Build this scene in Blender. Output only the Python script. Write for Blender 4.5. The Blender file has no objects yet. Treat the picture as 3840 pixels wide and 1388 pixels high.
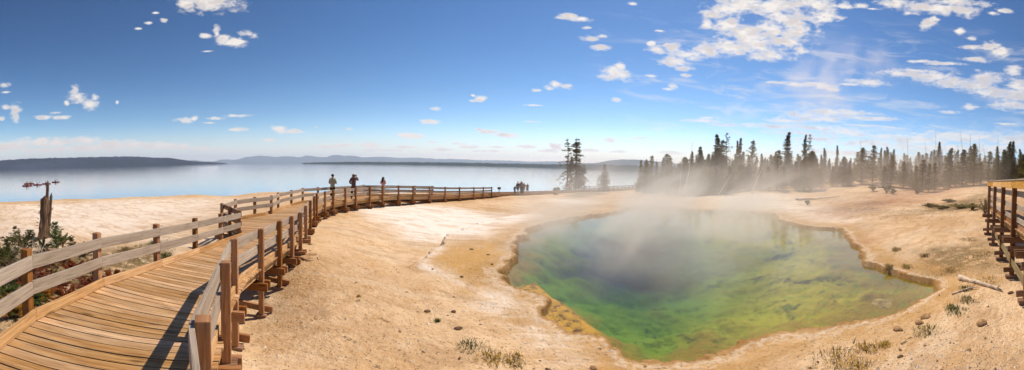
import bpy, bmesh, math, random
import numpy as np
from mathutils import Vector, Matrix
random.seed(7)
C = bpy.context.scene.collection
SC = bpy.context.scene
PI = math.pi
R = math.radians
# ------------------------------------------------------------------ camera
F = 1222.3                     # panorama: 180 degrees across 3840 px
EYE = Vector((0, 0, 3.4))      # the hot pool's water lies at z = 0
LAKE = -2.0
TH0, TILT, H0 = -0.6463, 0.0431, 664.0
_ax = Vector((-math.cos(TH0), math.sin(TH0), 0))
MTILT = Matrix.Rotation(TILT, 3, _ax)
def ray(px, py):
    th = (px - 1920) / F
    v = Vector((math.sin(th), math.cos(th), (H0 - py) / F))
    return MTILT @ v
def at(px, py, h):
    """the point h metres below eye level seen at pixel px, py"""
    r = ray(px, py)
    return EYE + r * (h / -r.z)
def atd(px, py, d):
    """the point at horizontal distance d seen at pixel px, py"""
    r = ray(px, py)
    return EYE + r * (d / math.hypot(r.x, r.y))
cd = bpy.data.cameras.new('camera'); cam = bpy.data.objects.new('camera', cd); C.objects.link(cam)
cd.type = 'PANO'; cd.panorama_type = 'CENTRAL_CYLINDRICAL'
cd.central_cylindrical_range_u_min = -1920 / F; cd.central_cylindrical_range_u_max = 1920 / F
cd.central_cylindrical_range_v_min = -(1388 - H0) / F; cd.central_cylindrical_range_v_max = H0 / F
cd.central_cylindrical_radius = 1.0
cd.clip_start = 0.05; cd.clip_end = 60000
cam.matrix_world = Matrix.Translation(EYE) @ (MTILT @ Matrix.Rotation(PI / 2, 3, 'X')).to_4x4()
SC.camera = cam
# ------------------------------------------------------------------ objects
def tag(o, label=None, cat=None, group=None, kind=None):
    if label: o['label'] = label
    if cat: o['category'] = cat
    if group: o['group'] = group
    if kind: o['kind'] = kind
    return o
def empty(name, loc=(0, 0, 0), rz=0):
    o = bpy.data.objects.new(name, None); o.location = loc; o.rotation_euler = (0, 0, rz)
    o.empty_display_size = 0.2; C.objects.link(o); return o
class MB:
    """collects shapes; build() links them as one mesh object"""
    def __init__(s): s.v = []; s.f = []; s.uv = []; s.rnd = []
    def face(s, ids, uvs, rnd):
        s.f.append(ids); s.uv.append(uvs); s.rnd.append(rnd)
    def hexa(s, c, L=None, rnd=None):
        """c: 8 corners: 0-3 at the start end (ccw), 4-7 at the far end"""
        c = [Vector(p) for p in c]
        if (c[1] - c[0]).cross(c[3] - c[0]).dot(c[4] - c[0]) < 0: c = [c[1], c[0], c[3], c[2], c[5], c[4], c[7], c[6]]
        b = len(s.v); s.v += [tuple(p) for p in c]
        r = random.random() if rnd is None else rnd
        o = r * 37.0
        L = L or (Vector(c[4]) - Vector(c[0])).length
        w = (Vector(c[1]) - Vector(c[0])).length; h = (Vector(c[3]) - Vector(c[0])).length
        acc = 0
        for k in range(4):
            k2 = (k + 1) % 4; ww = w if k % 2 == 0 else h
            s.face((b + k, b + k2, b + 4 + k2, b + 4 + k), ((o, acc), (o, acc + ww), (o + L, acc + ww), (o + L, acc)), r)
            acc += ww
        e = ((o, 0.02), (o + .006, .02), (o + .006, .02 + h), (o, .02 + h))
        s.face((b + 3, b + 2, b + 1, b), e, r); s.face((b + 4, b + 5, b + 6, b + 7), e, r)
    def board(s, p0, p1, w, h, rnd=None, side=None):
        """a box from p0 to p1, w wide across and h tall, centred on the line"""
        p0 = Vector(p0); p1 = Vector(p1); d = (p1 - p0)
        L = d.length; d.normalize()
        if side is None:
            side = d.cross(Vector((0, 0, 1)))
            if side.length < 0.05: side = Vector((1, 0, 0))
        side = Vector(side).normalized(); up = side.cross(d).normalized()
        a = side * w / 2; b = up * h / 2
        s.hexa([p0 - a - b, p0 + a - b, p0 + a + b, p0 - a + b, p1 - a - b, p1 + a - b, p1 + a + b, p1 - a + b], L, rnd)
    def tube(s, pts, rad, n=7, rnd=None, cap=True):
        r = random.random() if rnd is None else rnd
        pts = [Vector(p) for p in pts]; b = len(s.v); m = len(pts)
        if not hasattr(rad, '__len__'): rad = [rad] * m
        u = 0; us = []
        for i, p in enumerate(pts):
            t = (pts[min(i + 1, m - 1)] - pts[max(i - 1, 0)])
            if t.length < 1e-9: t = Vector((0, 0, 1))
            t.normalize()
            x = t.cross(Vector((0, 1, 0)) if abs(t.y) < .9 else Vector((1, 0, 0))).normalized(); y = t.cross(x)
            if i: u += (p - pts[i - 1]).length
            us.append(u)
            for k in range(n):
                a = 2 * PI * k / n
                s.v.append(tuple(p + (x * math.cos(a) + y * math.sin(a)) * rad[i]))
        for i in range(m - 1):
            for k in range(n):
                k2 = (k + 1) % n
                s.face((b + i * n + k, b + i * n + k2, b + (i + 1) * n + k2, b + (i + 1) * n + k),
                       ((us[i], k * .03), (us[i], k * .03 + .03), (us[i + 1], k * .03 + .03), (us[i + 1], k * .03)), r)
        if cap:
            s.face(tuple(b + k for k in range(n))[::-1], tuple((0, 0) for _ in range(n)), r)
            s.face(tuple(b + (m - 1) * n + k for k in range(n)), tuple((0, 0) for _ in range(n)), r)
    def lathe(s, prof, c=(0, 0, 0), n=12, rnd=.5, sx=1, sy=1):
        b = len(s.v); c = Vector(c)
        for (rr, z) in prof:
            for k in range(n):
                a = 2 * PI * k / n
                s.v.append((c.x + rr * math.cos(a) * sx, c.y + rr * math.sin(a) * sy, c.z + z))
        for i in range(len(prof) - 1):
            for k in range(n):
                k2 = (k + 1) % n
                s.face((b + i * n + k, b + i * n + k2, b + (i + 1) * n + k2, b + (i + 1) * n + k), ((0, 0),) * 4, rnd)
        s.face(tuple(b + k for k in range(n))[::-1], ((0, 0),) * n, rnd)
        s.face(tuple(b + (len(prof) - 1) * n + k for k in range(n)), ((0, 0),) * n, rnd)
    def quad(s, c, d1, d2, rnd):
        b = len(s.v); s.v += [tuple(c - d1 - d2), tuple(c + d1 - d2), tuple(c + d1 + d2), tuple(c - d1 + d2)]
        s.face((b, b + 1, b + 2, b + 3), ((0, 0), (1, 0), (1, 1), (0, 1)), rnd)
    def mesh(s, name, m, smooth=False):
        me = bpy.data.meshes.new(name); me.from_pydata(s.v, [], s.f)
        uv = me.uv_layers.new(name='UVMap'); flat = [c for f in s.uv for p in f for c in p]
        uv.data.foreach_set('uv', flat)
        at_ = me.attributes.new('rnd', 'FLOAT', 'FACE'); at_.data.foreach_set('value', s.rnd)
        if smooth: me.polygons.foreach_set('use_smooth', [True] * len(me.polygons))
        if m: me.materials.append(m)
        me.update(); return me
    def build(s, name, m, parent=None, smooth=False, bevel=0):
        o = bpy.data.objects.new(name, s.mesh(name, m, smooth)); C.objects.link(o); o.parent = parent
        if bevel:
            bv = o.modifiers.new('edge', 'BEVEL'); bv.width = bevel; bv.segments = 2; bv.limit_method = 'ANGLE'
        return o
def copy_tree(o, parent=None):
    c = o.copy(); C.objects.link(c); c.parent = parent
    for ch in [x for x in KIDS.get(o.name, [])]:
        copy_tree(ch, c)
    return c
KIDS = {}
def reg(o):
    KIDS[o.name] = list(o.children)
    for ch in o.children: reg(ch)
# ------------------------------------------------------------------ node expressions
class E:
    def __init__(s, nt, sock): s.nt = nt; s.s = sock
    def _m(s, op, *a, clamp=False):
        n = s.nt.nodes.new('ShaderNodeMath'); n.operation = op; n.use_clamp = clamp
        for i, x in enumerate((s,) + a):
            if isinstance(x, E): s.nt.links.new(x.s, n.inputs[i])
            else: n.inputs[i].default_value = x
        return E(s.nt, n.outputs[0])
    def __add__(s, o): return s._m('ADD', o)
    __radd__ = __add__
    def __mul__(s, o): return s._m('MULTIPLY', o)
    __rmul__ = __mul__
    def __sub__(s, o): return s._m('SUBTRACT', o)
    def __rsub__(s, o): return (s * -1) + o
    def __truediv__(s, o): return s._m('DIVIDE', o)
    def min(s, o): return s._m('MINIMUM', o)
    def max(s, o): return s._m('MAXIMUM', o)
    def pow(s, o): return s._m('POWER', o)
    def clamp(s): return s._m('ADD', 0.0, clamp=True)
    def ramp(s, a, b, c=0.0, d=1.0, smooth=True):
        n = s.nt.nodes.new('ShaderNodeMapRange'); n.interpolation_type = 'SMOOTHSTEP' if smooth else 'LINEAR'
        s.nt.links.new(s.s, n.inputs['Value'])
        for k, x in zip(('From Min', 'From Max', 'To Min', 'To Max'), (a, b, c, d)): n.inputs[k].default_value = x
        return E(s.nt, n.outputs['Result'])
class NT:
    def __init__(s, nt): s.nt = nt; nt.nodes.clear()
    def new(s, t): return s.nt.nodes.new(t)
    def link(s, a, b): s.nt.links.new(a.s if isinstance(a, E) else a, b)
    def put(s, node, key, val):
        i = node.inputs[key]
        if isinstance(val, E): s.nt.links.new(val.s, i)
        elif isinstance(val, bpy.types.NodeSocket): s.nt.links.new(val, i)
        else:
            if isinstance(val, (tuple, list)) and len(val) == 3 and i.type == 'RGBA': val = (*val, 1)
            i.default_value = val
    def pos(s): return E(s.nt, s.new('ShaderNodeNewGeometry').outputs['Position'])
    def sep(s, v):
        n = s.new('ShaderNodeSeparateXYZ'); s.link(v, n.inputs[0]); return [E(s.nt, o) for o in n.outputs]
    def comb(s, x, y, z=0.0):
        n = s.new('ShaderNodeCombineXYZ')
        for i, v in enumerate((x, y, z)): s.put(n, i, v)
        return E(s.nt, n.outputs[0])
    def scale(s, v, k):
        n = s.new('ShaderNodeVectorMath'); n.operation = 'MULTIPLY'; s.link(v, n.inputs[0])
        n.inputs[1].default_value = k if isinstance(k, (tuple, list)) else (k, k, k)
        return E(s.nt, n.outputs[0])
    def vadd(s, v, w):
        n = s.new('ShaderNodeVectorMath'); n.operation = 'ADD'; s.link(v, n.inputs[0])
        if isinstance(w, E): s.link(w, n.inputs[1])
        else: n.inputs[1].default_value = w
        return E(s.nt, n.outputs[0])
    def noise(s, v, sc=1.0, det=4, rough=.55, dist=0.0, col=False):
        n = s.new('ShaderNodeTexNoise'); s.link(v, n.inputs['Vector'])
        for k, x in (('Scale', sc), ('Detail', det), ('Roughness', rough), ('Distortion', dist)): n.inputs[k].default_value = x
        return E(s.nt, n.outputs['Color' if col else 'Fac'])
    def voro(s, v, sc=1.0, feat='F1', out='Distance', rand=1.0):
        n = s.new('ShaderNodeTexVoronoi'); n.feature = feat; s.link(v, n.inputs['Vector'])
        n.inputs['Scale'].default_value = sc; n.inputs['Randomness'].default_value = rand
        return E(s.nt, n.outputs[out])
    def attr(s, name, out='Fac'):
        n = s.new('ShaderNodeAttribute'); n.attribute_name = name; return E(s.nt, n.outputs[out])
    def mix(s, f, a, b, mode='MIX'):
        n = s.new('ShaderNodeMix'); n.data_type = 'RGBA'; n.blend_type = mode
        for k, v in ((0, f), (6, a), (7, b)):
            if isinstance(v, E): s.nt.links.new(v.s, n.inputs[k])
            else:
                if k and len(v) == 3: v = (*v, 1)
                n.inputs[k].default_value = v
        return E(s.nt, n.outputs[2])
    def bump(s, h, strength=.3, dist=.02, normal=None):
        n = s.new('ShaderNodeBump'); s.link(h, n.inputs['Height'])
        n.inputs['Strength'].default_value = strength; n.inputs['Distance'].default_value = dist
        if normal: s.link(normal, n.inputs['Normal'])
        return E(s.nt, n.outputs[0])
    def principled(s, base, rough=.8, normal=None, spec=.3, **k):
        n = s.new('ShaderNodeBsdfPrincipled'); s.put(n, 'Base Color', base); s.put(n, 'Roughness', rough)
        n.inputs['Specular IOR Level'].default_value = spec
        if normal: s.link(normal, n.inputs['Normal'])
        for a, b in k.items(): s.put(n, a.replace('_', ' '), b)
        return n.outputs[0]
    def out(s, surf=None, vol=None):
        n = s.new('ShaderNodeOutputMaterial')
        if surf is not None: s.link(surf, n.inputs['Surface'])
        if vol is not None: s.link(vol, n.inputs['Volume'])
def material(name):
    m = bpy.data.materials.new(name); m.use_nodes = True; return m, NT(m.node_tree)
def plain(name, col, rough=.8, var=.25, sc=6, spec=.3):
    m, t = material(name)
    n = t.noise(t.pos(), sc, 4)
    c = t.mix(n.ramp(.3, .7), tuple(x * (1 - var) for x in col), tuple(min(1, x * (1 + var)) for x in col))
    t.out(t.principled(c, rough, t.bump(n, .2, .01), spec)); return m
def wood(name, c1, c2, c3, grey=None, gmix=0.0, rough=.75):
    """boards: grain runs along the board's own length (UV x)"""
    m, t = material(name)
    uv = t.new('ShaderNodeUVMap'); uv.uv_map = 'UVMap'; uv = E(t.nt, uv.outputs[0])
    rnd = t.attr('rnd')
    g = t.noise(t.scale(uv, (1.6, 34, 1)), 1.0, 5, .6, .6)
    rings = t.noise(t.scale(uv, (.9, 9, 1)), 1.0, 3, .5, 1.5)
    knots = t.voro(t.scale(uv, (1.1, 5.5, 1)), 1.0).ramp(.03, .16, 1, 0)
    c = t.mix(g.ramp(.32, .68), c1, c2)
    c = t.mix(rings.ramp(.45, .65) * .45, c, c3)
    c = t.mix(knots * .75, c, tuple(x * .35 for x in c3))
    hsv = t.new('ShaderNodeHueSaturation'); t.put(hsv, 'Value', rnd * .5 + .75); t.put(hsv, 'Saturation', rnd * -.25 + 1.1); t.put(hsv, 'Color', c)
    c = E(t.nt, hsv.outputs[0])
    if grey:
        w = t.noise(t.scale(uv, (.7, 6, 1)), 1.0, 4)
        c = t.mix((w.ramp(.35, .65) * .5 + (gmix - .25)).clamp(), c, grey)
    stain = t.noise(t.pos(), 1.7, 4).ramp(.55, .75)
    c = t.mix(stain * .3, c, tuple(x * .45 for x in c1))
    crack = t.noise(t.scale(uv, (2.5, 90, 1)), 1.0, 2, .5, .2).ramp(.60, .66)
    c = t.mix(crack * .4, c, tuple(x * .3 for x in c3))
    t.out(t.principled(c, rough, t.bump(g + crack * -.8 + knots * -.4, .55, .006), .25)); return m
# ------------------------------------------------------------------ light and sky
SUN_AZ, SUN_EL = R(30), R(52)      # azimuth from +Y towards +X
sd = Vector((math.sin(SUN_AZ) * math.cos(SUN_EL), math.cos(SUN_AZ) * math.cos(SUN_EL), math.sin(SUN_EL)))
sl = bpy.data.lights.new('sun', 'SUN'); so = bpy.data.objects.new('sun', sl); C.objects.link(so)
sl.energy = 5.0; sl.angle = R(.5); sl.color = (1.0, .84, .64)
so.rotation_euler = (-sd).to_track_quat('-Z', 'Y').to_euler(); so.location = (0, 0, 60)
W = bpy.data.worlds.new('World'); SC.world = W; W.use_nodes = True
t = NT(W.node_tree)
sky = t.new('ShaderNodeTexSky'); sky.sky_type = 'NISHITA'; sky.sun_disc = False
sky.sun_elevation = SUN_EL; sky.sun_rotation = SUN_AZ
sky.altitude = 2300; sky.air_density = 1.0; sky.dust_density = .6; sky.ozone_density = 2.2
tc = t.new('ShaderNodeTexCoord'); dirv = E(t.nt, tc.outputs['Generated'])
x, y, z = t.sep(dirv)
az = x._m('ARCTAN2', y); hyp = (x * x + y * y)._m('SQRT'); tel = z / hyp.max(.02)
CLOUDS = """525,5,85,26 470,12,35,12 560,98,22,13 585,106,28,12 600,103,14,9 545,83,9,16 520,90,16,6 625,85,22,8 640,88,12,8
188,232,13,17 200,248,22,16 222,262,24,13 168,260,6,6 238,246,12,8 110,296,26,5 155,295,28,5 140,284,14,4 40,275,14,18 40,292,9,14 12,270,14,7 10,215,16,6 15,232,14,3 5,300,8,6
30,366,60,14 90,358,60,13 150,356,50,12 215,356,50,13 280,362,50,10 340,364,50,11 400,368,50,9 450,370,50,8 500,374,50,5 550,377,45,3 200,375,230,10
462,303,24,7 490,299,10,6 540,298,30,4 525,309,18,3 602,291,38,4 590,326,26,5 705,325,22,9 735,331,28,6 680,353,14,5 876,324,8,3 795,320,4,2
412,52,9,5 375,58,11,4 390,32,10,3 348,72,10,3 520,129,15,2.5 295,258,4,5
1030,342,36,8 1080,306,27,6 1095,274,18,5 1210,250,18,8 1188,254,14,4 1190,240,5,3 1230,333,34,8 1270,340,40,7 1205,326,12,4 1335,306,24,3 1533,353,23,8 1615,348,32,2.5 1345,265,26,2
1352,228,15,6 1380,222,14,7 1400,214,16,8 1425,218,20,6 1435,42,22,9 1465,48,24,8 1415,45,20,5 1478,70,12,4 1490,98,28,7 1515,92,16,6 1515,118,22,9 1545,182,30,20 1570,190,22,14 1530,195,28,12 1560,168,14,12 1550,252,14,6 1637,192,20,5 1692,216,12,7 1680,224,12,4 1591,10,11,4 1660,78,12,3
1875,5,80,16 1830,25,45,18 1800,35,40,18 1780,60,18,16 1830,62,50,22 1960,20,80,28 1990,55,60,30 2000,80,55,20 1940,75,50,28 1880,85,60,26 1900,115,80,24 1980,105,55,20 1830,120,60,22 1780,128,45,18 1730,138,50,16 1690,118,28,14 1655,125,30,12 1640,110,12,8 2010,125,20,14 1700,155,45,14 1720,172,25,8 1725,190,16,5 2060,12,60,20 2080,40,40,16 2120,15,20,12 2020,10,60,18 1930,140,70,14 1870,12,60,20
2250,8,45,14 2310,18,50,16 2370,22,50,18 2420,26,45,16 2400,5,90,12 2335,55,24,12 2325,68,16,10 2350,48,16,8 2415,78,14,9 2440,96,16,6 2170,14,22,7 2195,22,14,3 2520,27,24,7 2500,33,20,6
1960,208,50,4 2000,212,36,7 2040,212,26,9 2070,216,34,10 2090,224,26,8 2180,208,60,9 2140,212,40,4 2280,186,70,9 2340,192,80,14 2300,178,60,6 2400,206,80,16 2450,215,70,16 2500,232,60,18 2560,240,50,26 2540,262,60,16 2480,200,50,20 2380,160,60,5 2330,155,50,4 2460,150,40,8 2490,115,30,12 2520,130,30,14 2550,175,24,14 2440,118,30,6 2440,268,22,8 2560,215,30,18
1775,305,55,6 1830,314,60,5 1780,296,18,3 2080,282,60,10 2020,290,60,12 2140,284,70,9 2190,297,80,6 2060,300,90,9 1980,304,60,8 1950,318,110,8 2050,320,110,9 2130,335,110,12 2000,334,80,6 2240,345,110,10 2390,282,30,4 2180,316,80,3 2240,322,60,3 2530,312,40,4
2300,352,120,15 2420,345,140,16 2540,350,90,20 2350,372,200,14 2500,375,120,14 2180,360,120,12 2060,350,80,8 2120,385,160,8
855,366,42,7 930,366,30,6 810,370,40,4 1020,370,34,4 1150,362,20,4 1180,370,30,5 1110,376,34,4 1250,370,20,3 1320,368,24,5 1400,368,20,10 1385,378,25,6 1480,378,40,5 1560,382,30,4 1690,384,40,6 960,378,60,4 1240,380,60,3 1090,358,14,3 700,380,50,3"""
HOLES = "1900,44,16,9 1885,50,12,7 2045,70,10,8"
sc0 = 3840 / 2576
def field(lst):
    """the smallest scaled distance to any of the ellipses, in azimuth and tangent of elevation"""
    acc = None; uv = t.comb(az, tel, 0.0)
    for e in lst.split():
        cx, cy, rx, ry = map(float, e.split(','))
        d = ray(cx * sc0, cy * sc0); u = math.atan2(d.x, d.y); v = d.z / math.hypot(d.x, d.y)
        kx = F / (rx * sc0); ky = F / (ry * sc0)
        n = t.new('ShaderNodeVectorMath'); n.operation = 'MULTIPLY_ADD'; t.link(uv, n.inputs[0])
        n.inputs[1].default_value = (kx, ky, 0); n.inputs[2].default_value = (-u * kx, -v * ky, 0)
        l = t.new('ShaderNodeVectorMath'); l.operation = 'LENGTH'; t.link(n.outputs[0], l.inputs[0])
        l = E(t.nt, l.outputs['Value'])
        acc = l if acc is None else acc.min(l)
    return acc
near = field(CLOUDS); hole = field(HOLES)
q = t.comb(az * 1.0, tel * 2.0, 0.3)
nz = t.noise(q, 20, 5, .52, .3); nf = t.noise(q, 46, 6, .5, .5)
q2 = t.comb(az * 1.0 + tel * 1.5, tel * 7.0, 1.7)
streak = t.noise(q2, 14, 7, .6, .4)
wisp = az.ramp(.12, .55)                          # the clouds over the pool are drawn out into streaks
nn = nz + (streak - nz) * (wisp * tel.ramp(.42, .22) * .8)
dens = (1.04 - near) * 1.45 + (nn - .5) * 3.4 + (nf - .5) * 2.2 - (1.2 - hole).max(0.0) * 1.0
soft = dens.ramp(-.35, 1.25) * near.ramp(2.3, 1.2) * (wisp * tel.ramp(.42, .22) * -.22 + 1.0)
cir = t.noise(t.comb(az * 1.0 + tel * 1.2, tel * 4.5, 5.1), 6, 7, .6, .8).ramp(.48, .72) * wisp * tel.ramp(.52, .36) * tel.ramp(.02, .08)
soft = soft.max(cir * .42)
bell = t.noise(t.comb(az, tel * 2.2 + .02, .3), 16, 5, .55)
whitec = t.mix((bell.ramp(.42, .6) * dens.ramp(.35, 1.2)) * .85 + nf.ramp(.35, .65) * .12, (1.0, .93, .86), (.72, .65, .62))
lowc = t.mix(tel.ramp(.0, .14), (1.0, .84, .72), whitec)
hs = t.new('ShaderNodeHueSaturation'); hs.inputs['Saturation'].default_value = 1.12
t.link(sky.outputs[0], hs.inputs['Color'])
gm = t.new('ShaderNodeGamma'); t.link(t.scale(E(t.nt, hs.outputs[0]), (.115, .105, .122)), gm.inputs[0]); gm.inputs[1].default_value = 1.18
skyc = t.scale(E(t.nt, gm.outputs[0]), (1.13, 1.24, 1.08))
r_, g_, b_ = t.sep(skyc)
skyc = t.comb((r_ * (1 / .156)).max(.01).pow(1.55) * .147, (g_ * (1 / .287)).max(.01).pow(1.35) * .296, (b_ * (1 / .597)).max(.01).pow(1.22) * .578)
skyc = t.mix(tel.ramp(.12, .0) * .68, skyc, (.66, .63, .60))
col = t.mix(soft * .96, skyc, lowc)
bg = t.new('ShaderNodeBackground'); t.link(col, bg.inputs['Color']); bg.inputs['Strength'].default_value = 1.0
wo = t.new('ShaderNodeOutputWorld'); t.link(bg.outputs[0], wo.inputs['Surface'])
W.cycles.sampling_method = 'MANUAL'; W.cycles.sample_map_resolution = 512
SC.view_settings.view_transform = 'Standard'; SC.view_settings.look = 'None'; SC.view_settings.gamma = 1.0
SC.view_settings.exposure = 0.0
cy = SC.cycles
cy.max_bounces = 7; cy.transparent_max_bounces = 12; cy.volume_bounces = 2; cy.diffuse_bounces = 2; cy.glossy_bounces = 3
cy.transmission_bounces = 4; cy.caustics_reflective = False; cy.caustics_refractive = False
cy.sample_clamp_indirect = 6; cy.use_adaptive_sampling = True; cy.adaptive_threshold = .02
cy.volume_step_rate = 1.0; cy.volume_max_steps = 128
cy.use_denoising = True; cy.denoiser = 'OPENIMAGEDENOISE'
# ------------------------------------------------------------------ numpy noise
_rg = np.random.RandomState(3)
_G = _rg.rand(256, 256)
def vnoise(x, y):
    xi = np.floor(x).astype(int); yi = np.floor(y).astype(int); fx = x - xi; fy = y - yi
    fx = fx * fx * (3 - 2 * fx); fy = fy * fy * (3 - 2 * fy)
    g = lambda a, b: _G[a & 255, b & 255]
    return (g(xi, yi) * (1 - fx) + g(xi + 1, yi) * fx) * (1 - fy) + (g(xi, yi + 1) * (1 - fx) + g(xi + 1, yi + 1) * fx) * fy
def fbm(x, y, o=4, k=.5):
    s = 0; a = 1; w = 0
    for i in range(o):
        s = s + a * vnoise(x * 2 ** i + 17.3 * i, y * 2 ** i + 5.1 * i); w += a; a *= k
    return s / w
# ------------------------------------------------------------------ layout of the railings: (pixel x, pixel y of the post top, metres the deck lies below the eye)
PH = .90
def post_at(px, py, h):
    p = at(px, py, h - PH); return Vector((p.x, p.y, EYE.z - h))
RP = [(729,1196,1.95,0),(828,979,2.02,1359),(868,895,2.15,1305),(970,857,2.34,1194),(1041,829,2.38,1085),(1088,810,2.40,997),(1120,796,2.41,947),
      (1141,772,2.42,909),(1159,752,2.43,879),(1174,736,2.44,853),(1184,725,2.44,836),(1216,717,2.45,818),(1247,710,2.45,806),(1293,705.5,2.49,799),
      (1333,703,2.52,790),(1385,700,2.55,783),(1433,697,2.58,778),(1493,695.3,2.62,773),(1548,697,2.71,766),(1610,699.5,2.84,761),(1668,701,2.95,758),
      (1722,701.5,3.08,753.6),(1776,701.5,3.24,750),(1811,701.3,3.36,746.6),(1843,701,3.47,744)]
R_posts = [post_at(a, b, c) for a, b, c, d in RP]
LN = [(110,934,1.93),(373,875,2.05),(594,841,2.18),(738,818,2.30),(834,801,2.40),(901,788,2.45)]
L_near = [post_at(*a) for a in LN]
LF = [(837,762,2.46),(887,747,2.465),(958,739,2.47),(1021,733,2.47),(1047,722,2.47),(1096,713,2.47),(1138,705,2.47),(1195,702,2.49),(1280,697,2.54),(1365,693,2.62),(1462,694,2.72),(1558,696,2.82),(1622,697,2.93)]
L_far = [post_at(*a) for a in LF]
PX_far = [(1880,729,3.6),(1950,727,3.82),(2040,723.5,4.12),(2129,719.5,4.5),(2185,716,4.66),(2253,714,4.66),(2356,711,4.52),(2410,707,4.4)]
R_far = [at(*a) for a in PX_far]
# ------------------------------------------------------------------ terrain heights from control points (pixel x, y, metres below the eye)
ctl = []
for (px, py, h, yf), p in zip(RP, R_posts):
    if yf:
        q = atd(px, yf, math.hypot(p.x, p.y)); ctl.append((q.x, q.y, q.z))
for p in R_far: ctl.append((p.x, p.y, p.z - .22))
for px, py, h in [(155,896,3.1),(300,900,3.2),(20,1000,3.0),(60,1150,2.85),(300,1120,2.85),(500,960,3.1),(500,900,3.3),(500,820,3.95),(100,820,3.9),(800,830,3.5),(700,770,4.6),(250,780,4.7),(900,745,4.9),
        (1200,735,4.9),(1500,728,4.95),(1700,727,4.95),
        (1,757,5.4),(147,753,5.4),(251,745,5.4),(482,738.5,5.4),(737,728,5.4),(960,721.5,5.4),(1150,718.5,5.4),(1340,717.5,5.4),(1600,719.5,5.4),(1846,723,5.4),(2073,719,5.37),(2200,714.5,5.38),(2400,711,5.38),
        (1500,900,3.42),(1500,1300,2.98),(1200,1200,3.0),(1900,1330,3.08),(1100,1350,2.95),(1700,1050,3.25),(1700,830,3.6),(2000,780,4.0),(2200,745,4.5),(2280,728,4.8),(2500,750,4.1),(2500,718,5.0),(2700,735,3.9),
        (2700,712,4.2),(2900,760,3.05),(2945,684,1.5),(3000,720,2.6),(3200,760,2.7),(3300,665,-.6),(3300,720,1.7),(3150,672,.15),(3500,760,2.35),(3600,672,-1.0),(3500,700,.9),(3800,676,-1.2),(3500,900,2.8),(3700,1000,2.82),
        (3650,850,2.6),(3500,1300,2.98),(3780,1250,2.95),(3000,1360,3.1),(2450,1387,3.2),(3600,1120,2.95),(3830,900,2.75),(3400,830,2.85)]:
    p = at(px, py, h) if abs(h) > 1.2 else atd(px, py, 78)
    ctl.append((p.x, p.y, EYE.z - h if abs(h) > 1.2 else p.z))
for k in range(1, 8):
    a = PI / 2 + k * PI / 8
    for d, z in ((4, .45), (12, .5), (40, 1.0), (150, 2.5)):
        ctl.append((math.sin(a) * d, math.cos(a) * d, z))
for a, d, z in [(-1.5,80,-4),(-1.2,80,-4),(-.9,80,-4),(-.6,85,-4),(-.3,90,-4),(0,100,-4),(.2,110,-4),(-1.5,160,-8),(-.9,160,-8),(-.3,160,-8),(.1,170,-7),(.4,110,-4),(.6,130,-3),(.9,130,2.5),(1.2,130,6),(1.5,130,6.5),(.5,260,-6),(1.0,260,4),(1.4,260,8)]:
    ctl.append((math.sin(a) * d, math.cos(a) * d, z))
# the pool's outline, seen pixel by pixel, on the water plane
RIMPX = [(1880,1060),(1888,1036),(1919,1013),(1933,985),(1927,960),(1942,922),(1932,905),(1953,894),(1990,869),(2057,842),(2147,824),(2236,812),(2300,803),(2339,797),(2345,785),(2420,782),(2499,781),(2560,787),(2618,793),
 (2700,793),(2792,797),(2860,801),(2903,808),(2920,830),(3000,851),(3080,860),(3156,865),(3181,905),(3215,926),(3222,950),(3235,989),(3304,1015),(3389,1040),(3440,1050),(3495,1072),(3490,1104),(3448,1128),(3400,1165),
 (3350,1192),(3270,1212),(3200,1216),(3143,1220),(3109,1232),(3000,1254),(2931,1262),(2827,1297),(2722,1311),(2632,1335),(2576,1371),(2513,1380),(2440,1381),(2360,1374),(2293,1338),(2270,1313),(2242,1283),(2200,1275),(2151,1270),
 (2112,1228),(2061,1200),(2049,1150),(1985,1110),(1902,1088)]
rim = np.array([at(px, py, 3.4)[:2] for px, py in RIMPX])
for p in rim[::2]: ctl.append((p[0], p[1], .10))
for a, d, z in [(-1.75,6,.3),(-1.75,12,.2),(-1.8,25,-.6),(-1.7,45,-1.7),(-1.75,60,-2.6),(-2.1,50,-1.5),(-2.0,90,-4),(1.8,12,.6),(1.8,30,1.2),(1.75,70,3.6)]:
    ctl.append((math.sin(a) * d, math.cos(a) * d, z))
ctl = np.array(ctl)
def tps_fit(P, lam=.02):
    n = len(P); d = np.hypot(P[:, None, 0] - P[None, :, 0], P[:, None, 1] - P[None, :, 1])
    K = np.where(d > 0, d * d * np.log(d + 1e-9), 0) + np.eye(n) * lam
    A = np.zeros((n + 3, n + 3)); A[:n, :n] = K; A[:n, n] = 1; A[:n, n + 1:] = P[:, :2]; A[n, :n] = 1; A[n + 1:, :n] = P[:, :2].T
    return np.linalg.solve(A, np.concatenate([P[:, 2], [0, 0, 0]]))
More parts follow.
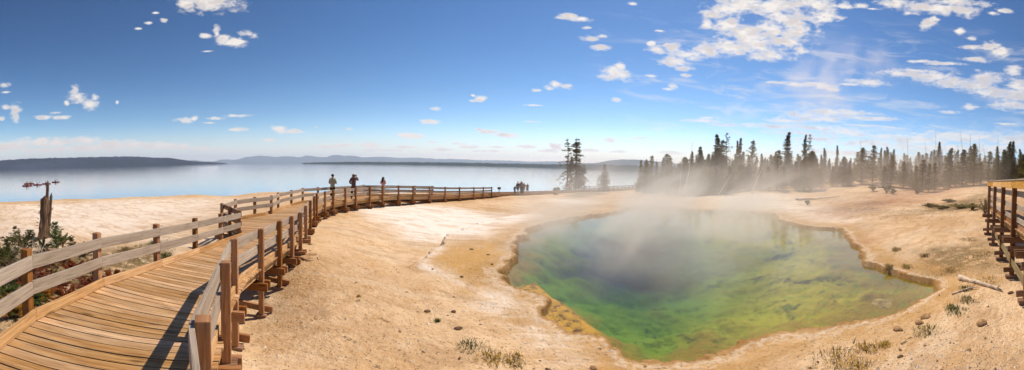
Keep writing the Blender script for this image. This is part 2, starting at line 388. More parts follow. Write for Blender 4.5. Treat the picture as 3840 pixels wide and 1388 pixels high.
# work in a log-radius chart so that near detail and far rings weigh alike
def chart(x, y):
    r = np.hypot(x, y); a = np.arctan2(x, y); l = np.log(np.maximum(r, 1.0))
    return np.stack([l * np.sin(a), l * np.cos(a)], -1)
cc = chart(ctl[:, 0], ctl[:, 1]); TW = tps_fit(np.concatenate([cc, ctl[:, 2:3]], 1))
def base_h(x, y):
    q = chart(x, y); z = np.full(q.shape[0], TW[len(cc)]) + q @ TW[len(cc) + 1:]
    for i in range(len(cc)):
        d2 = (q[:, 0] - cc[i, 0]) ** 2 + (q[:, 1] - cc[i, 1]) ** 2
        z += TW[i] * .5 * d2 * np.log(d2 + 1e-18)
    return z
def rim_dist(x, y):
    """signed distance to the pool's rim: negative over the water"""
    best = np.full(x.shape, 1e9); inside = np.zeros(x.shape, bool); n = len(rim)
    for i in range(n):
        a = rim[i]; b = rim[(i + 1) % n]; d = b - a; L = d @ d
        tt = np.clip(((x - a[0]) * d[0] + (y - a[1]) * d[1]) / L, 0, 1)
        best = np.minimum(best, np.hypot(x - a[0] - tt * d[0], y - a[1] - tt * d[1]))
        c = ((a[1] > y) != (b[1] > y)) & (x < (b[0] - a[0]) * (y - a[1]) / (b[1] - a[1] + 1e-12) + a[0])
        inside ^= c
    return np.where(inside, -best, best)
def zone(pts, x, y, soft):
    """1 inside the polygon seen at these pixels (x, y, metres below the eye), soft at its edge"""
    P = np.array([at(a, b, c)[:2] for a, b, c in pts]); best = np.full(x.shape, 1e9); ins = np.zeros(x.shape, bool); n = len(P)
    for i in range(n):
        a = P[i]; b = P[(i + 1) % n]; d = b - a
        tt = np.clip(((x - a[0]) * d[0] + (y - a[1]) * d[1]) / (d @ d), 0, 1)
        best = np.minimum(best, np.hypot(x - a[0] - tt * d[0], y - a[1] - tt * d[1]))
        ins ^= ((a[1] > y) != (b[1] > y)) & (x < (b[0] - a[0]) * (y - a[1]) / (b[1] - a[1] + 1e-12) + a[0])
    s = np.where(ins, best, -best)
    return np.clip(s / soft * .5 + .5, 0, 1)
LEDGE = [(1895,1084),(1945,1070),(1968,1050),(1995,1040),(2030,1046),(2052,1070),(2075,1098),(2120,1128),(2170,1158),(2215,1190),(2245,1225),(2262,1255),(2240,1290),(2150,1290),(2100,1250),(2050,1220),(2030,1160),(1985,1115)]
def ground_h(x, y):
    x = np.asarray(x, float); y = np.asarray(y, float)
    r = np.hypot(x, y); z = base_h(x, y); ds = rim_dist(x + (fbm(x * 1.1, y * 1.1, 3) - .5) * .7 + (fbm(x * 4.5, y * 4.5, 3) - .5) * .28, y + (fbm(x * 1.1 + 40, y * 1.1, 3) - .5) * .7 + (fbm(x * 4.5 + 9, y * 4.5, 3) - .5) * .28)
    u = (fbm(x * .35, y * .35, 4) - .5) * .16 + (fbm(x * 2.3, y * 2.3, 4) - .5) * .05 * np.clip(1.5 - r / 40, 0, 1) + (fbm(x * 11, y * 11, 3) - .5) * .018 * np.clip(1.2 - r / 18, 0, 1)
    land = z + u * np.clip(ds / 1.5, .25, 1) * np.clip((z + 1.98) / .4, 0, 1)
    # sinter terraces that step down to the water
    k = np.clip(1 - ds / 3.2, 0, 1); k = k * k * (3 - 2 * k)
    st = .026; w = (fbm(x * 1.6 + 9, y * 1.6, 4) - .5) * 5.0; lv = land / st + w; fr = lv - np.floor(lv)
    terr = (np.floor(lv) + np.clip((fr - .72) / .28, 0, 1) - w) * st
    land = land + (terr - land) * k * .95
    lip_h = .05 + .12 * np.clip((y - 7) / 3, 0, 1) * np.clip((14.5 - x) / 3, 0, 1) + .08 * np.clip((x - 8.5) / 2, 0, 1)
    land = np.maximum(land, np.where(ds < 3, .02 + lip_h * np.clip(ds / .07, 0, 1), -1e9))
    # the basin
    a = np.arctan2(x, y)
    steep = np.interp(a, [-.6, 0, .35, .7, 1.0, 1.25, 1.6], [.6, .5, .45, .35, .22, .15, .12])
    dm = np.maximum(-ds, 0); farside = np.clip((r - 12) / 10, 0, 1)
    dep = .05 + steep * (dm * (1 - .2 * farside)) ** 1.1 * .8; mx = np.interp(a, [-.1, .3, .8, 1.1, 1.3], [4.2, 3.2, 1.7, .8, .45]); dep = mx * (1 - np.exp(-dep / mx))
    rough = (fbm(x * .9 + 3, y * .9, 5, .6) - .5)
    basin = -dep - rough * np.clip(dm, 0, 1.5) * .38
    lg = zone([(a_, b_, 3.4) for a_, b_ in LEDGE], x, y, .25)
    shelf = -.045 + (fbm(x * 3.1, y * 3.1, 4) - .5) * .09
    basin = np.where(ds < 0, basin * (1 - lg) + shelf * lg, basin)
    basin = np.minimum(basin, -.02 - .0 * ds) * (1 - lg) + basin * lg
    return np.where(ds > 0, land, basin), ds
def gz(x, y): return float(ground_h(np.array([x]), np.array([y]))[0][0])
# polar sheet, finer towards the viewpoint
azs = np.concatenate([np.linspace(-1.72, 1.72, 900), np.linspace(1.72, 2 * PI - 1.72, 60)[1:-1]])
rs = [.7]
while rs[-1] < 450:
    d = rs[-1]; rs.append(d + (min(.0009 * d * d, .0095 * d) + .012 if d < 100 else .035 * d))
rs = np.array(rs); na, nr = len(azs), len(rs)
AA, RR = np.meshgrid(azs, rs); X = (np.sin(AA) * RR).ravel(); Y = (np.cos(AA) * RR).ravel()
Z, DS = ground_h(X, Y)
_ZG = Z.reshape(nr, na); _DG = DS.reshape(nr, na)
def ground_fast(x, y):
    r = math.hypot(x, y); a = math.atan2(x, y)
    if a < -1.72: a += 2 * PI
    i = int(min(max(np.searchsorted(rs, r) - 1, 0), nr - 2)); j = int(np.searchsorted(azs, a) - 1); j = max(0, min(na - 2, j))
    f = min(max((r - rs[i]) / (rs[i + 1] - rs[i]), 0), 1); g = min(max((a - azs[j]) / (azs[j + 1] - azs[j]), 0), 1)
    q = lambda M: (M[i, j] * (1 - g) + M[i, j + 1] * g) * (1 - f) + (M[i + 1, j] * (1 - g) + M[i + 1, j + 1] * g) * f
    return float(q(_ZG)), float(q(_DG))
def gz(x, y): return ground_fast(x, y)[0]
me = bpy.data.meshes.new('ground'); nv = na * nr + 1
co = np.empty((nv, 3)); co[:-1] = np.stack([X, Y, Z], -1); co[-1] = (0, 0, gz(0.01, 0.01))
i = np.arange(nr - 1)[:, None] * na; j = np.arange(na)[None, :]; j2 = (j + 1) % na
quads = np.stack([i + j, i + na + j, i + na + j2, i + j2], -1).reshape(-1, 4)
tri = np.stack([np.full(na, nv - 1), np.arange(na), (np.arange(na) + 1) % na], -1)
me.vertices.add(nv); me.vertices.foreach_set('co', co.ravel())
nl = quads.size + tri.size; me.loops.add(nl); me.loops.foreach_set('vertex_index', np.concatenate([quads[:, ::-1].ravel(), tri[:, ::-1].ravel()]).astype(np.int32))
npoly = len(quads) + len(tri); me.polygons.add(npoly)
me.polygons.foreach_set('loop_start', np.concatenate([np.arange(len(quads)) * 4, quads.size + np.arange(len(tri)) * 3]).astype(np.int32))
me.update(calc_edges=True); me.validate(); me.polygons.foreach_set('use_smooth', [True] * len(me.polygons))
def zattr(name, arr):
    a = me.attributes.new(name, 'FLOAT', 'POINT'); v = np.zeros(nv); v[:-1] = arr; a.data.foreach_set('value', v)
zattr('rimd', DS)
wob = lambda s, k: (fbm(X * s, Y * s, 4) - .5) * k
white = np.maximum.reduce([zone([(1300,805,3.5),(1440,782,3.6),(1680,790,3.65),(1980,842,3.65),(1900,885,3.5),(1750,905,3.5),(1500,885,3.45),(1370,850,3.45)], X + wob(.3, 4), Y + wob(.33, 4), 1.6),
    zone([(1790,1100,3.3),(1880,1090,3.3),(1905,1120,3.3),(2080,1250,3.2),(2200,1330,3.2),(2120,1340,3.2),(1880,1190,3.3),(1780,1150,3.3)], X + wob(.9, .9), Y + wob(.8, .9), .35) * .9,
    zone([(1560,985,3.3),(1640,930,3.3),(1660,940,3.3),(1570,1010,3.3),(1800,1085,3.3),(1780,1090,3.3)], X + wob(1, .5), Y + wob(1, .5), .3) * .8,
    zone([(0,775,4.9),(0,890,3.2),(300,900,3.2),(560,880,3.3),(820,800,3.9),(900,745,4.9),(500,750,5.0)], X + wob(.3, 4), Y + wob(.33, 4), 4) * .5,
    zone([(2050,740,4.1),(2200,750,4.4),(2250,770,4.2),(2120,768,4.0)], X + wob(.3, 4), Y + wob(.33, 4), 2) * .6,
    zone([(2650,730,3.9),(2950,735,3.0),(3150,800,2.8),(2950,790,3.0),(2700,770,3.4)], X + wob(.3, 4), Y + wob(.33, 4), 3) * .6])
zattr('white', white)
yel = np.maximum(zone([(1590,985,3.3),(1700,930,3.3),(1900,900,3.35),(1920,990,3.35),(1870,1050,3.35),(1850,1080,3.35),(1780,1070,3.3)], X + wob(.9, 1), Y + wob(.9, 1), .5), np.clip(1 - DS / 2.0, 0, 1) * (DS > 0) * .8)
zattr('yellow', yel)
zattr('ledge', zone([(a_, b_, 3.4) for a_, b_ in LEDGE], X, Y, .12))
zattr('red', np.maximum(zone([(3180,735,2.0),(3380,718,1.6),(3600,705,1.3),(3610,725,1.8),(3420,755,2.2),(3250,775,2.5),(3080,800,2.7),(3050,770,2.7)], X + wob(.25, 5), Y + wob(.25, 5), 3), zone([(3180,855,2.85),(3260,840,2.8),(3300,880,2.85),(3200,905,3.0)], X + wob(.5, 1), Y + wob(.5, 1), 1)*.6))
gr = np.maximum.reduce([zone([(2150,722,4.75),(2260,714,4.8),(2265,728,4.7),(2200,742,4.5),(2130,738,4.4)], X + wob(.3, 3), Y + wob(.33, 3), 1.2),
    zone([(3460,770,2.35),(3700,740,1.7),(3720,800,2.4),(3560,800,2.6),(3480,800,2.6)], X + wob(.4, 4), Y + wob(.4, 4), 1.5) * .8,
    zone([(3470,930,2.8),(3700,900,2.7),(3760,1010,2.8),(3600,1000,2.9),(3480,1000,2.9)], X + wob(.8, 1.6), Y + wob(.8, 1.6), .7) * .8,
    zone([(0,1388,2.7),(0,940,3.05),(200,960,3.0),(420,940,3.1),(640,900,3.3),(640,960,3.1),(480,1030,2.9),(300,1150,2.85),(130,1300,2.8)], X + wob(.8, .8), Y + wob(.8, .8), .6)])
zattr('veg', gr)
G_obj = bpy.data.objects.new('ground', me); C.objects.link(G_obj); tag(G_obj, kind='structure')
m, t = material('sinter_ground')
P = t.pos(); px_, py_, pz_ = t.sep(P)
n1 = t.noise(P, .22, 6, .6, .4); n2 = t.noise(P, 1.6, 6, .6); n3 = t.noise(P, 9, 5, .65); n4 = t.noise(P, 45, 3, .6)
ca = t.mix(n1.ramp(.35, .65), (.59, .385, .20), (.81, .60, .385))
ca = t.mix(n2.ramp(.46, .66) * .5, ca, (.56, .335, .155))
ca = t.mix(n3.ramp(.54, .66) * .45, ca, (.76, .62, .44))
ca = t.mix(n3.ramp(.43, .33) * .42, ca, (.36, .20, .085))
streakn = t.noise(t.comb(px_ * .12, py_ * .5, .3), 1.0, 6, .6, .6)
ca = t.mix(streakn.ramp(.5, .62) * .45, ca, (.76, .62, .46))
str2 = t.noise(t.comb(px_ * .5, py_ * 1.6, 4.3), 1.0, 6, .65, .8); ca = t.mix(str2.ramp(.52, .62) * .4, ca, (.42, .25, .12))
lit = t.noise(t.comb(px_ * 3, py_ * 5, 1.3), 1.0, 4, .7, .4).ramp(.66, .70); ca = t.mix(lit * .6, ca, (.17, .09, .04))
ca = t.mix(t.noise(P, .6, 6, .7, .8).ramp(.56, .68) * .3, ca, (.44, .26, .13))
peb = t.voro(P, 16); pebc = t.voro(P, 16, out='Color'); pr = t.sep(pebc)[0]
pm = peb.ramp(.26, .20) * pr.ramp(.55, .60)
ca = t.mix(pm * .8, ca, t.mix(pr.ramp(.6, 1), (.26, .17, .10), (.80, .70, .56)))
wht = t.attr('white'); ca = t.mix((wht * (str2.ramp(.60, .44) * .8 + .6)).clamp() * .95, ca, (.97, .90, .82))
yl = t.attr('yellow'); ca = t.mix(yl * (n2.ramp(.3, .6) * .4 + .45), ca, (.62, .37, .12))
rd = t.attr('red'); ca = t.mix(rd * n2.ramp(.25, .6) * .7, ca, (.48, .22, .11))
vg = t.attr('veg') * t.noise(P, 2.2, 6, .7).ramp(.34, .50)
ca = t.mix(vg * .8, ca, t.mix(n3.ramp(.4, .6), (.10, .105, .03), (.16, .085, .035)))
rimd = t.attr('rimd')
wet = rimd.ramp(.30, .02); ca = t.mix(wet * (n2.ramp(.3, .6) * .4 + .4), ca, (.34, .18, .06))
band = rimd.ramp(.25, .5) * rimd.ramp(1.5, .7) * t.noise(P, .7, 5, .65).ramp(.42, .56); ca = t.mix(band * .55, ca, (.50, .28, .09))
lip = rimd.ramp(.10, .2) * rimd.ramp(.6, .25); ca = t.mix(lip * n3.ramp(.4, .55) * .5, ca, (.82, .72, .60))
# basin: ochre shallows, green mats, darker blue depths
gn = t.noise(P, 1.1, 6, .65, .6)
dd = pz_ * -1 + (gn - .5) * .5
east = (px_ - py_ * .55).ramp(-2.2, 5.2)
g1 = t.mix(dd.ramp(.05, .5), (.40, .27, .045), t.mix(east, (.18, .34, .03), (.56, .50, .05)))
g2 = t.mix(dd.ramp(.4, 1.5), g1, t.mix(east, (.055, .29, .03), (.34, .46, .045)))
g3 = t.mix(dd.ramp(1.3, 3.0), g2, t.mix(east, (.022, .115, .030), (.42, .38, .05)))
g3 = t.mix(t.noise(P, .8, 5, .7, .4).ramp(.52, .66) * dd.ramp(.1, .4) * .7, g3, (.010, .022, .014))
g3 = t.mix(t.noise(P, 3.0, 4, .6).ramp(.5, .7) * .45, g3, (.20, .40, .04))
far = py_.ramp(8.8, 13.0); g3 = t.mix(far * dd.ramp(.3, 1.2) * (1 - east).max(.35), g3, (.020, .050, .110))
lg = t.attr('ledge'); g3 = t.mix(lg, g3, t.mix(t.noise(P, 4, 5, .7).ramp(.36, .54), (.20, .10, .02), (.80, .46, .06)))
under = pz_.ramp(.015, -.03)
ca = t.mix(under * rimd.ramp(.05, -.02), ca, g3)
bmp = t.bump(n3 * .9 + n2 * 1.2 + n4 * .3 + pm * .6 - lit * .6, 1.0, .06)
layers = t.noise(t.comb(px_ * 1.5, py_ * 1.5, pz_ * 60), 1.0, 5, .7, .6)
bmp = t.bump(layers * rimd.ramp(3.0, .4), .8, .05, bmp)
t.out(t.principled(ca, .92, bmp, .15)); me.materials.append(m)
# ------------------------------------------------------------------ water
def water_mat(name, col, tintr, ripple, anis, deep=None):
    m, t = material(name); P = t.pos(); px_, py_, pz_ = t.sep(P)
    h = t.noise(t.comb(px_ * anis[0], py_ * anis[1], 0.0), ripple, 4, .55, .5)
    nb = t.bump(h, tintr[0], tintr[1])
    gl = t.new('ShaderNodeBsdfGlossy'); t.put(gl, 'Roughness', .03); t.link(nb, gl.inputs['Normal']); t.put(gl, 'Color', (1, 1, 1))
    fr = t.new('ShaderNodeFresnel'); fr.inputs['IOR'].default_value = 1.33; t.link(nb, fr.inputs['Normal'])
    if deep:
        un = t.principled(deep, .5, None, 0)
    else:
        tr = t.new('ShaderNodeBsdfTransparent'); t.put(tr, 'Color', col); un = tr.outputs[0]
    mx = t.new('ShaderNodeMixShader'); t.link(fr.outputs[0], mx.inputs[0]); t.link(un, mx.inputs[1]); t.link(gl.outputs[0], mx.inputs[2])
    t.out(mx.outputs[0]); return m
ctr = rim.mean(0); bm = bmesh.new()
nrm = []
n = len(rim)
for k in range(n):
    d = rim[(k + 1) % n] - rim[k - 1]; nn_ = np.array([d[1], -d[0]]); nn_ = nn_ / np.linalg.norm(nn_); nrm.append(nn_)
area = sum(rim[k][0] * rim[(k + 1) % n][1] - rim[(k + 1) % n][0] * rim[k][1] for k in range(n))
sg = 1 if area > 0 else -1
vs = [bm.verts.new((rim[k][0] + sg * nrm[k][0] * .35, rim[k][1] + sg * nrm[k][1] * .35, 0)) for k in range(n)]
f = bm.faces.new(vs); bmesh.ops.triangulate(bm, faces=[f]); bmesh.ops.recalc_face_normals(bm, faces=bm.faces)
if sum(f.normal.z for f in bm.faces) < 0: bmesh.ops.reverse_faces(bm, faces=bm.faces)
pm_ = bpy.data.meshes.new('pool_water'); bm.to_mesh(pm_); bm.free()
po = bpy.data.objects.new('pool_water', pm_); C.objects.link(po); tag(po, kind='structure')
pm_.materials.append(water_mat('hot_spring_water', (.93, .96, .90), (.10, .02), 5.0, (.8, 1.4)))
b = MB(); ns = 96; ring = [42, 60, 90, 150, 400, 1500, 6000, 14000]
for r_ in ring:
    for k in range(ns):
        a = 2 * PI * k / ns; b.v.append((math.sin(a) * r_, math.cos(a) * r_, LAKE))
for q_ in range(len(ring) - 1):
    for k in range(ns):
        k2 = (k + 1) % ns; b.face((q_ * ns + k, q_ * ns + k2, (q_ + 1) * ns + k2, (q_ + 1) * ns + k)[::-1], ((0, 0),) * 4, 0)
lo = b.build('lake_water', water_mat('lake_water', (.1, .2, .3), (.36, .07), .9, (.5, 1.5), (.05, .12, .20))); tag(lo, kind='structure')
# ------------------------------------------------------------------ far hills
def ridge(name, prof, dist, base_px, col, depth=600, seed=0, bumpy=.0):
    """prof: (pixel x, pixels above the shoreline); a solid ridge at the given distance"""
    xs = [p[0] for p in prof]; hs = [p[1] for p in prof]; N = int((xs[-1] - xs[0]) / 4) + 2
    rg = random.Random(seed); b = MB(); rows = 7
    for k in range(N):
        px = xs[0] + (xs[-1] - xs[0]) * k / (N - 1); hh = float(np.interp(px, xs, hs))
        hh *= 1 + bumpy * (rg.random() - .5)
        d = ray(px, 600); a = math.atan2(d.x, d.y)
        for q_ in range(rows):
            f_ = q_ / (rows - 1); rr = dist + depth * f_ * 2
            prof_h = math.sin(min(1, f_ * 2) * PI / 2) if f_ <= .5 else math.cos((f_ - .5) * PI)
            z = LAKE - 1 + (hh / F * (dist + depth) + 1) * prof_h * (1 + (bumpy * (rg.random() - .5) * .5 if 0 < f_ < .5 else 0))
            b.v.append((math.sin(a) * rr, math.cos(a) * rr, z))
    for k in range(N - 1):
        for q_ in range(rows - 1):
            i0 = k * rows + q_; b.face((i0, i0 + 1, i0 + rows + 1, i0 + rows), ((0, 0),) * 4, 0)
    m, t = material(name + '_cover'); P = t.pos(); x_, y_, z_ = t.sep(P)
    nn = t.noise(t.scale(P, (1, 1, 4)), 6.0 / dist, 6, .65); c = t.mix(nn.ramp(.4, .62), col, tuple(k * 1.9 for k in col))
    t.out(t.principled(c, 1, None, 0))
    o = b.build(name, m, None, smooth=True); tag(o, kind='structure'); return o
ridge('hill', [(-260,26),(0,33),(120,36),(300,35),(500,34),(560,29),(640,25),(720,12),(760,9),(800,7),(845,3),(856,0)], 2300, 0, (.022, .030, .050), 500, 1, .10)
ridge('shore_forest', [(1130,0),(1140,3),(1200,5),(1300,7),(1420,8),(1480,7),(1500,8),(1700,10),(1900,11),(2050,12),(2150,16),(2250,17),(2400,19),(2520,20),(2700,20),(2900,14)], 2400, 0, (.016, .026, .022), 250, 2, .30)
ridge('mesa', [(2130,2),(2180,16),(2240,22),(2290,33),(2330,38),(2400,39),(2470,34),(2520,30),(2600,28),(2720,26),(2900,20),(3050,4)], 5200, 0, (.030, .040, .036), 600, 3, .04)
ridge('mountain', [(640,2),(700,13),(730,15),(760,9),(805,8),(822,14),(850,15),(880,13),(900,17),(920,24),(950,25),(970,28),(990,27),(1020,25),(1035,22),(1060,26),(1090,25),(1130,22),(1148,29),(1170,26),(1200,23),(1220,22),(1250,31),(1265,31),(1285,27),
    (1310,29),(1330,28),(1360,22),(1400,25),(1440,26),(1500,22),(1560,24),(1640,20),(1700,21),(1800,19),(1900,20),(2000,18),(2080,22),(2160,18),(2240,20),(2300,12)], 9500, 0, (.045, .055, .060), 900, 4, .10)
# ------------------------------------------------------------------ timber
M_deck = wood('deck_timber', (.42, .225, .09), (.66, .42, .20), (.27, .13, .05), grey=(.50, .38, .26), gmix=.18)
M_post = wood('post_timber', (.27, .115, .04), (.43, .205, .075), (.19, .07, .022))
M_new = wood('kerb_timber', (.46, .25, .095), (.66, .42, .19), (.34, .17, .06))
M_grey = wood('weathered_timber', (.27, .205, .15), (.49, .395, .31), (.18, .125, .09), grey=(.42, .36, .30), gmix=.45)
M_cap = wood('cap_timber', (.58, .29, .07), (.76, .45, .13), (.46, .21, .05))
M_dark = wood('old_timber', (.19, .10, .055), (.31, .18, .11), (.12, .055, .03))
M_bolt = plain('galvanised_bolt', (.35, .33, .30), .4, .1, 20, .6)
UP = Vector((0, 0, 1))
def hdir(a, b):
    d = Vector((b.x - a.x, b.y - a.y, 0)); return d.normalized()
def lerp(a, b, f): return a + (b - a) * f
def along(pts, s):
    """a point at fractional index s of a polyline"""
    i = max(0, min(len(pts) - 2, int(s))); return lerp(pts[i], pts[i + 1], s - i)
def deck_planks(stations, m, parent, name='deck', pw=.142, thick=.038):
    """stations: pairs (right edge, left edge) on the deck surface; boards fan round the bends"""
    b = MB()
    for (r0, l0), (r1, l1) in zip(stations, stations[1:]):
        L = ((r1 - r0).length + (l1 - l0).length) / 2; n = max(1, round(L / pw))
        for k in range(n):
            f0 = (k + .06) / n; f1 = (k + .94) / n; jit = Vector((0, 0, random.uniform(-.003, .003)))
            A = lerp(r0, r1, f0) + jit; B = lerp(r0, r1, f1) + jit; Cc = lerp(l0, l1, f0) + jit; D = lerp(l0, l1, f1) + jit
            o = hdir(l0, r0) * (.03 + random.uniform(-.012, .012)); A = A + o; B = B + o; Cc = Cc - o; D = D - o
            dn = Vector((0, 0, -thick))
            b.hexa([A + dn, B + dn, B, A, Cc + dn, D + dn, D, Cc])
    return b.build(name, m, parent)
def railing(root, posts, inward, rails=((.86, .18), (.53, .18)), rail_m=None, post_m=None, bottoms=None, size=.11, ph=PH, ends=(.14, .14), thick=.042, skip_post=(), rail_from=0):
    """posts: points on the deck surface beside each post; inward: +1 when the deck lies to the left of the run"""
    rail_m = rail_m or M_grey; post_m = post_m or M_post
    n = len(posts); dirs = []
    for k in range(n):
        a = posts[max(0, k - 1)]; c = posts[min(n - 1, k + 1)]; dirs.append(hdir(a, c))
    for k, p in enumerate(posts):
        if k in skip_post: continue
        zb = bottoms[k] if bottoms else p.z - .25
        b = MB(); s = size / 2; top = p.z + ph; d = dirs[k]; sd_ = Vector((-d.y, d.x, 0))
        tl = [Vector((0, 0, random.uniform(-.006, .006))) for _ in range(1)][0]
        lean = Vector((random.uniform(-.006, .006), random.uniform(-.006, .006), 0))
        q = Vector((p.x, p.y, 0)) - sd_ * inward * s
        c4 = [q - d * s - sd_ * s, q + d * s - sd_ * s, q + d * s + sd_ * s, q - d * s + sd_ * s]
        b.hexa([c + UP * zb for c in c4] + [c + UP * (top + tl.z) + lean for c in c4], top - zb)
        b.build('post', post_m, root, bevel=.007)
    for (hh, rh) in rails:
        for k in range(rail_from, n - 1):
            a, c = posts[k], posts[k + 1]; d = hdir(a, c); sd_ = Vector((-d.y, d.x, 0)); off = sd_ * inward * (thick / 2 + .001)
            e0 = ends[0] if k == 0 else 0; e1 = ends[1] if k == n - 2 else 0
            g = .004
            j0 = random.uniform(-.006, .006)
            A = a + off + UP * (hh - rh / 2 + j0) - d * (e0 - g); B_ = c + off + UP * (hh - rh / 2 + j0) + d * (e1 - g)
            if k > 0:        # mitre: run on to the bisector of the bend
                A = A + d * .0
            b = MB(); b.board(A, B_, thick, rh); b.build('rail', rail_m, root, bevel=.004)
def line_of(pts, off, dz):
    out = []
    n = len(pts)
    for k in range(n):
        d = hdir(pts[max(0, k - 1)], pts[min(n - 1, k + 1)]); out.append(pts[k] + Vector((-d.y, d.x, 0)) * off + UP * dz)
    return out
def edge_boards(root, pts, inward, name, m, z0, h, w, off):
    q = line_of(pts, off * inward, z0 + h / 2)
    for k in range(len(q) - 1):
        d = hdir(q[k], q[k + 1]); b = MB(); b.board(q[k] + d * .003, q[k + 1] - d * .003, w, h); b.build(name, m, root, bevel=.004)
# ---- the long boardwalk
bw = empty('boardwalk', (R_posts[4].x, R_posts[4].y, R_posts[4].z)); BWO = Vector(bw.location)
tag(bw, 'long curving boardwalk of warm brown planks sweeping towards the lakeside trees', 'boardwalk')
def parent_keep(root):
    bpy.context.view_layer.update()
    for ch in root.children: ch.matrix_parent_inverse = root.matrix_world.inverted()
p1, p2 = R_posts[0], R_posts[1]
Rm = [Vector((2.75, -1.45, EYE.z - 1.85)), Vector((1.22, -.56, EYE.z - 1.88)), Vector((-.30, .32, EYE.z - 1.92))]
Lm = [Vector((1.75, -3.2, EYE.z - 1.85)), Vector((.2, -2.3, EYE.z - 1.86)), Vector((-1.3, -1.42, EYE.z - 1.88)), Vector((-2.75, -.62, EYE.z - 1.91))]
LA, LB, LC, LD, LFp, LE = L_near
La, L887, Lb, Lc, Ld, Le, Lf, Lg, Lh, Li, Lij, Lj, Lend = L_far
fz = lambda p, z: Vector((p.x, p.y, z))
Rp = R_posts
ST = [(Rm[0], Lm[0]), (Rm[1], Lm[1]), (Rm[2], Lm[2]), (Rp[0], Lm[3]), (along(Rp, .85), LA), (along(Rp, 1.45), LB), (along(Rp, 2.4), LC), (along(Rp, 3.3), LD), (along(Rp, 4.7), LFp), (Rp[6], LE), (Rp[7], La), (Rp[8], L887), (lerp(Rp[9], Rp[10], .0), lerp(Lb, Lc, .5)), (Rp[10], lerp(Lc, Ld, .8)),
      (Rp[11], lerp(Ld, Le, .8)), (Rp[12], lerp(Le, Lf, .7)), (Rp[13], lerp(Lf, Lg, .9)), (Rp[14], lerp(Lg, Lh, .7)), (Rp[15], lerp(Lh, Li, .4)), (Rp[16], lerp(Li, Lij, .1)), (Rp[17], lerp(Li, Lij, .9)),
      (Rp[18], lerp(Lij, Lj, .75)), (Rp[19], lerp(Lj, Lend, .9)), ]
sideL = lambda k: Vector((-hdir(Rp[k - 1], Rp[min(k + 1, 24)]).y, hdir(Rp[k - 1], Rp[min(k + 1, 24)]).x, 0))
for k in range(20, 25): ST.append((Rp[k], Rp[k] + sideL(k) * 2.2))
Rall = R_far
for k, p in enumerate(Rall):
    d = hdir(Rall[max(0, k - 1)], Rall[min(len(Rall) - 1, k + 1)]); ST.append((p, p + Vector((-d.y, d.x, 0)) * 2.1))
def left_of(p):
    s = min(ST, key=lambda s_: (s_[0] - p).length)
    n = hdir(s[0], s[1]); w = (s[1] - s[0]).length; k = Rp.index(p)
    d = hdir(Rp[max(0, k - 1)], Rp[min(24, k + 1)]); q = p + Vector((-d.y, d.x, 0)) * (w if k > 4 else 1.95); q.z = p.z
    return q
deck_planks(ST, M_deck, bw)
Rline = [s[0] for s in ST]; Lline = [s[1] for s in ST]
for (pts, inw) in ((Rline, 1), (Lline, -1)):
    edge_boards(bw, pts, inw, 'kerb', M_new, .004, .135, .045, .055)
    edge_boards(bw, pts, inw, 'rim_joist', M_new, -.235, .19, .045, .10)
# bearers, feet and bolts under every post of the long railing
bott = []
for k, p in enumerate(Rp):
    l = left_of(p); n_ = hdir(p, l); d = Vector((-n_.y, n_.x, 0))
    g = gz(p.x, p.y); bott.append(g - .25)
    q = p - n_ * .06
    for zz in ((-.40,) if k > 12 else (-.36,)):
        for sgn in (-1, 1):
            a = q - n_ * .17 + d * sgn * .105 + UP * zz; e = Vector((l.x, l.y, p.z)) + n_ * .1 + d * sgn * .105 + UP * zz
            b = MB(); b.board(a, e, .075, .17); b.build('bearer', M_post, bw, bevel=.005)
    clear = p.z - g
    if clear > .55:
        a = q - n_ * .22 - d * .12; a.z = g + .14; e = q + n_ * 1.9 - d * .12; e.z = g + .30 if k < 8 else p.z - .5
        b = MB(); b.board(a, e, .07, .13); b.build('brace', M_post, bw, bevel=.005)
    b = MB(); gg = Vector((q.x, q.y, g + .03)); b.board(gg - n_ * .12, gg + n_ * .12, .16, .09); b.build('footing', M_dark, bw, bevel=.006)
    if k < 10:
        for zz in (-.36, g + .16 - p.z):
            c = q - d * .14 - n_ * .02 + UP * zz; b = MB(); b.tube([c, c - d * .03], .018, 8); b.build('bolt', M_bolt, bw)
    if k > 9:      # inner stilts seen through the gap under the deck
        pl = Vector((l.x, l.y, 0)); gl_ = gz(l.x, l.y); b = MB(); b.board(Vector((l.x, l.y, gl_ - .2)) + n_ * -.15, Vector((l.x, l.y, p.z - .3)) + n_ * -.15, .11, .11, side=d); b.build('stilt', M_post, bw, bevel=.005)
for k in range(12, 24):     # diagonal braces along the run, beneath the planks
    a, c = Rp[k], Rp[k + 1]; na_ = hdir(a, left_of(a))
    b = MB(); A = a + na_ * .7; A.z = a.z - .33; B_ = c + na_ * .15; B_.z = gz(c.x, c.y) + .12; b.board(A, B_, .05, .13); b.build('diagonal_brace', M_post, bw)
for k in range(0, len(R_far) - 1):
    L_ = (R_far[k + 1] - R_far[k]).length; n_ = max(1, int(L_ / 2.4)); d = hdir(R_far[k], R_far[k + 1]); sv = Vector((-d.y, d.x, 0))
    for j_ in range(n_):
        p = lerp(R_far[k], R_far[k + 1], (j_ + .5) / n_); b = MB(); z_ = gz(p.x, p.y)
        b.board(Vector((p.x, p.y, min(z_, p.z - .35))) + sv * .1, Vector((p.x, p.y, p.z - .29)) + sv * .1, .3, .3, side=sv); b.build('stilt', M_dark, bw)
parent_keep(bw)
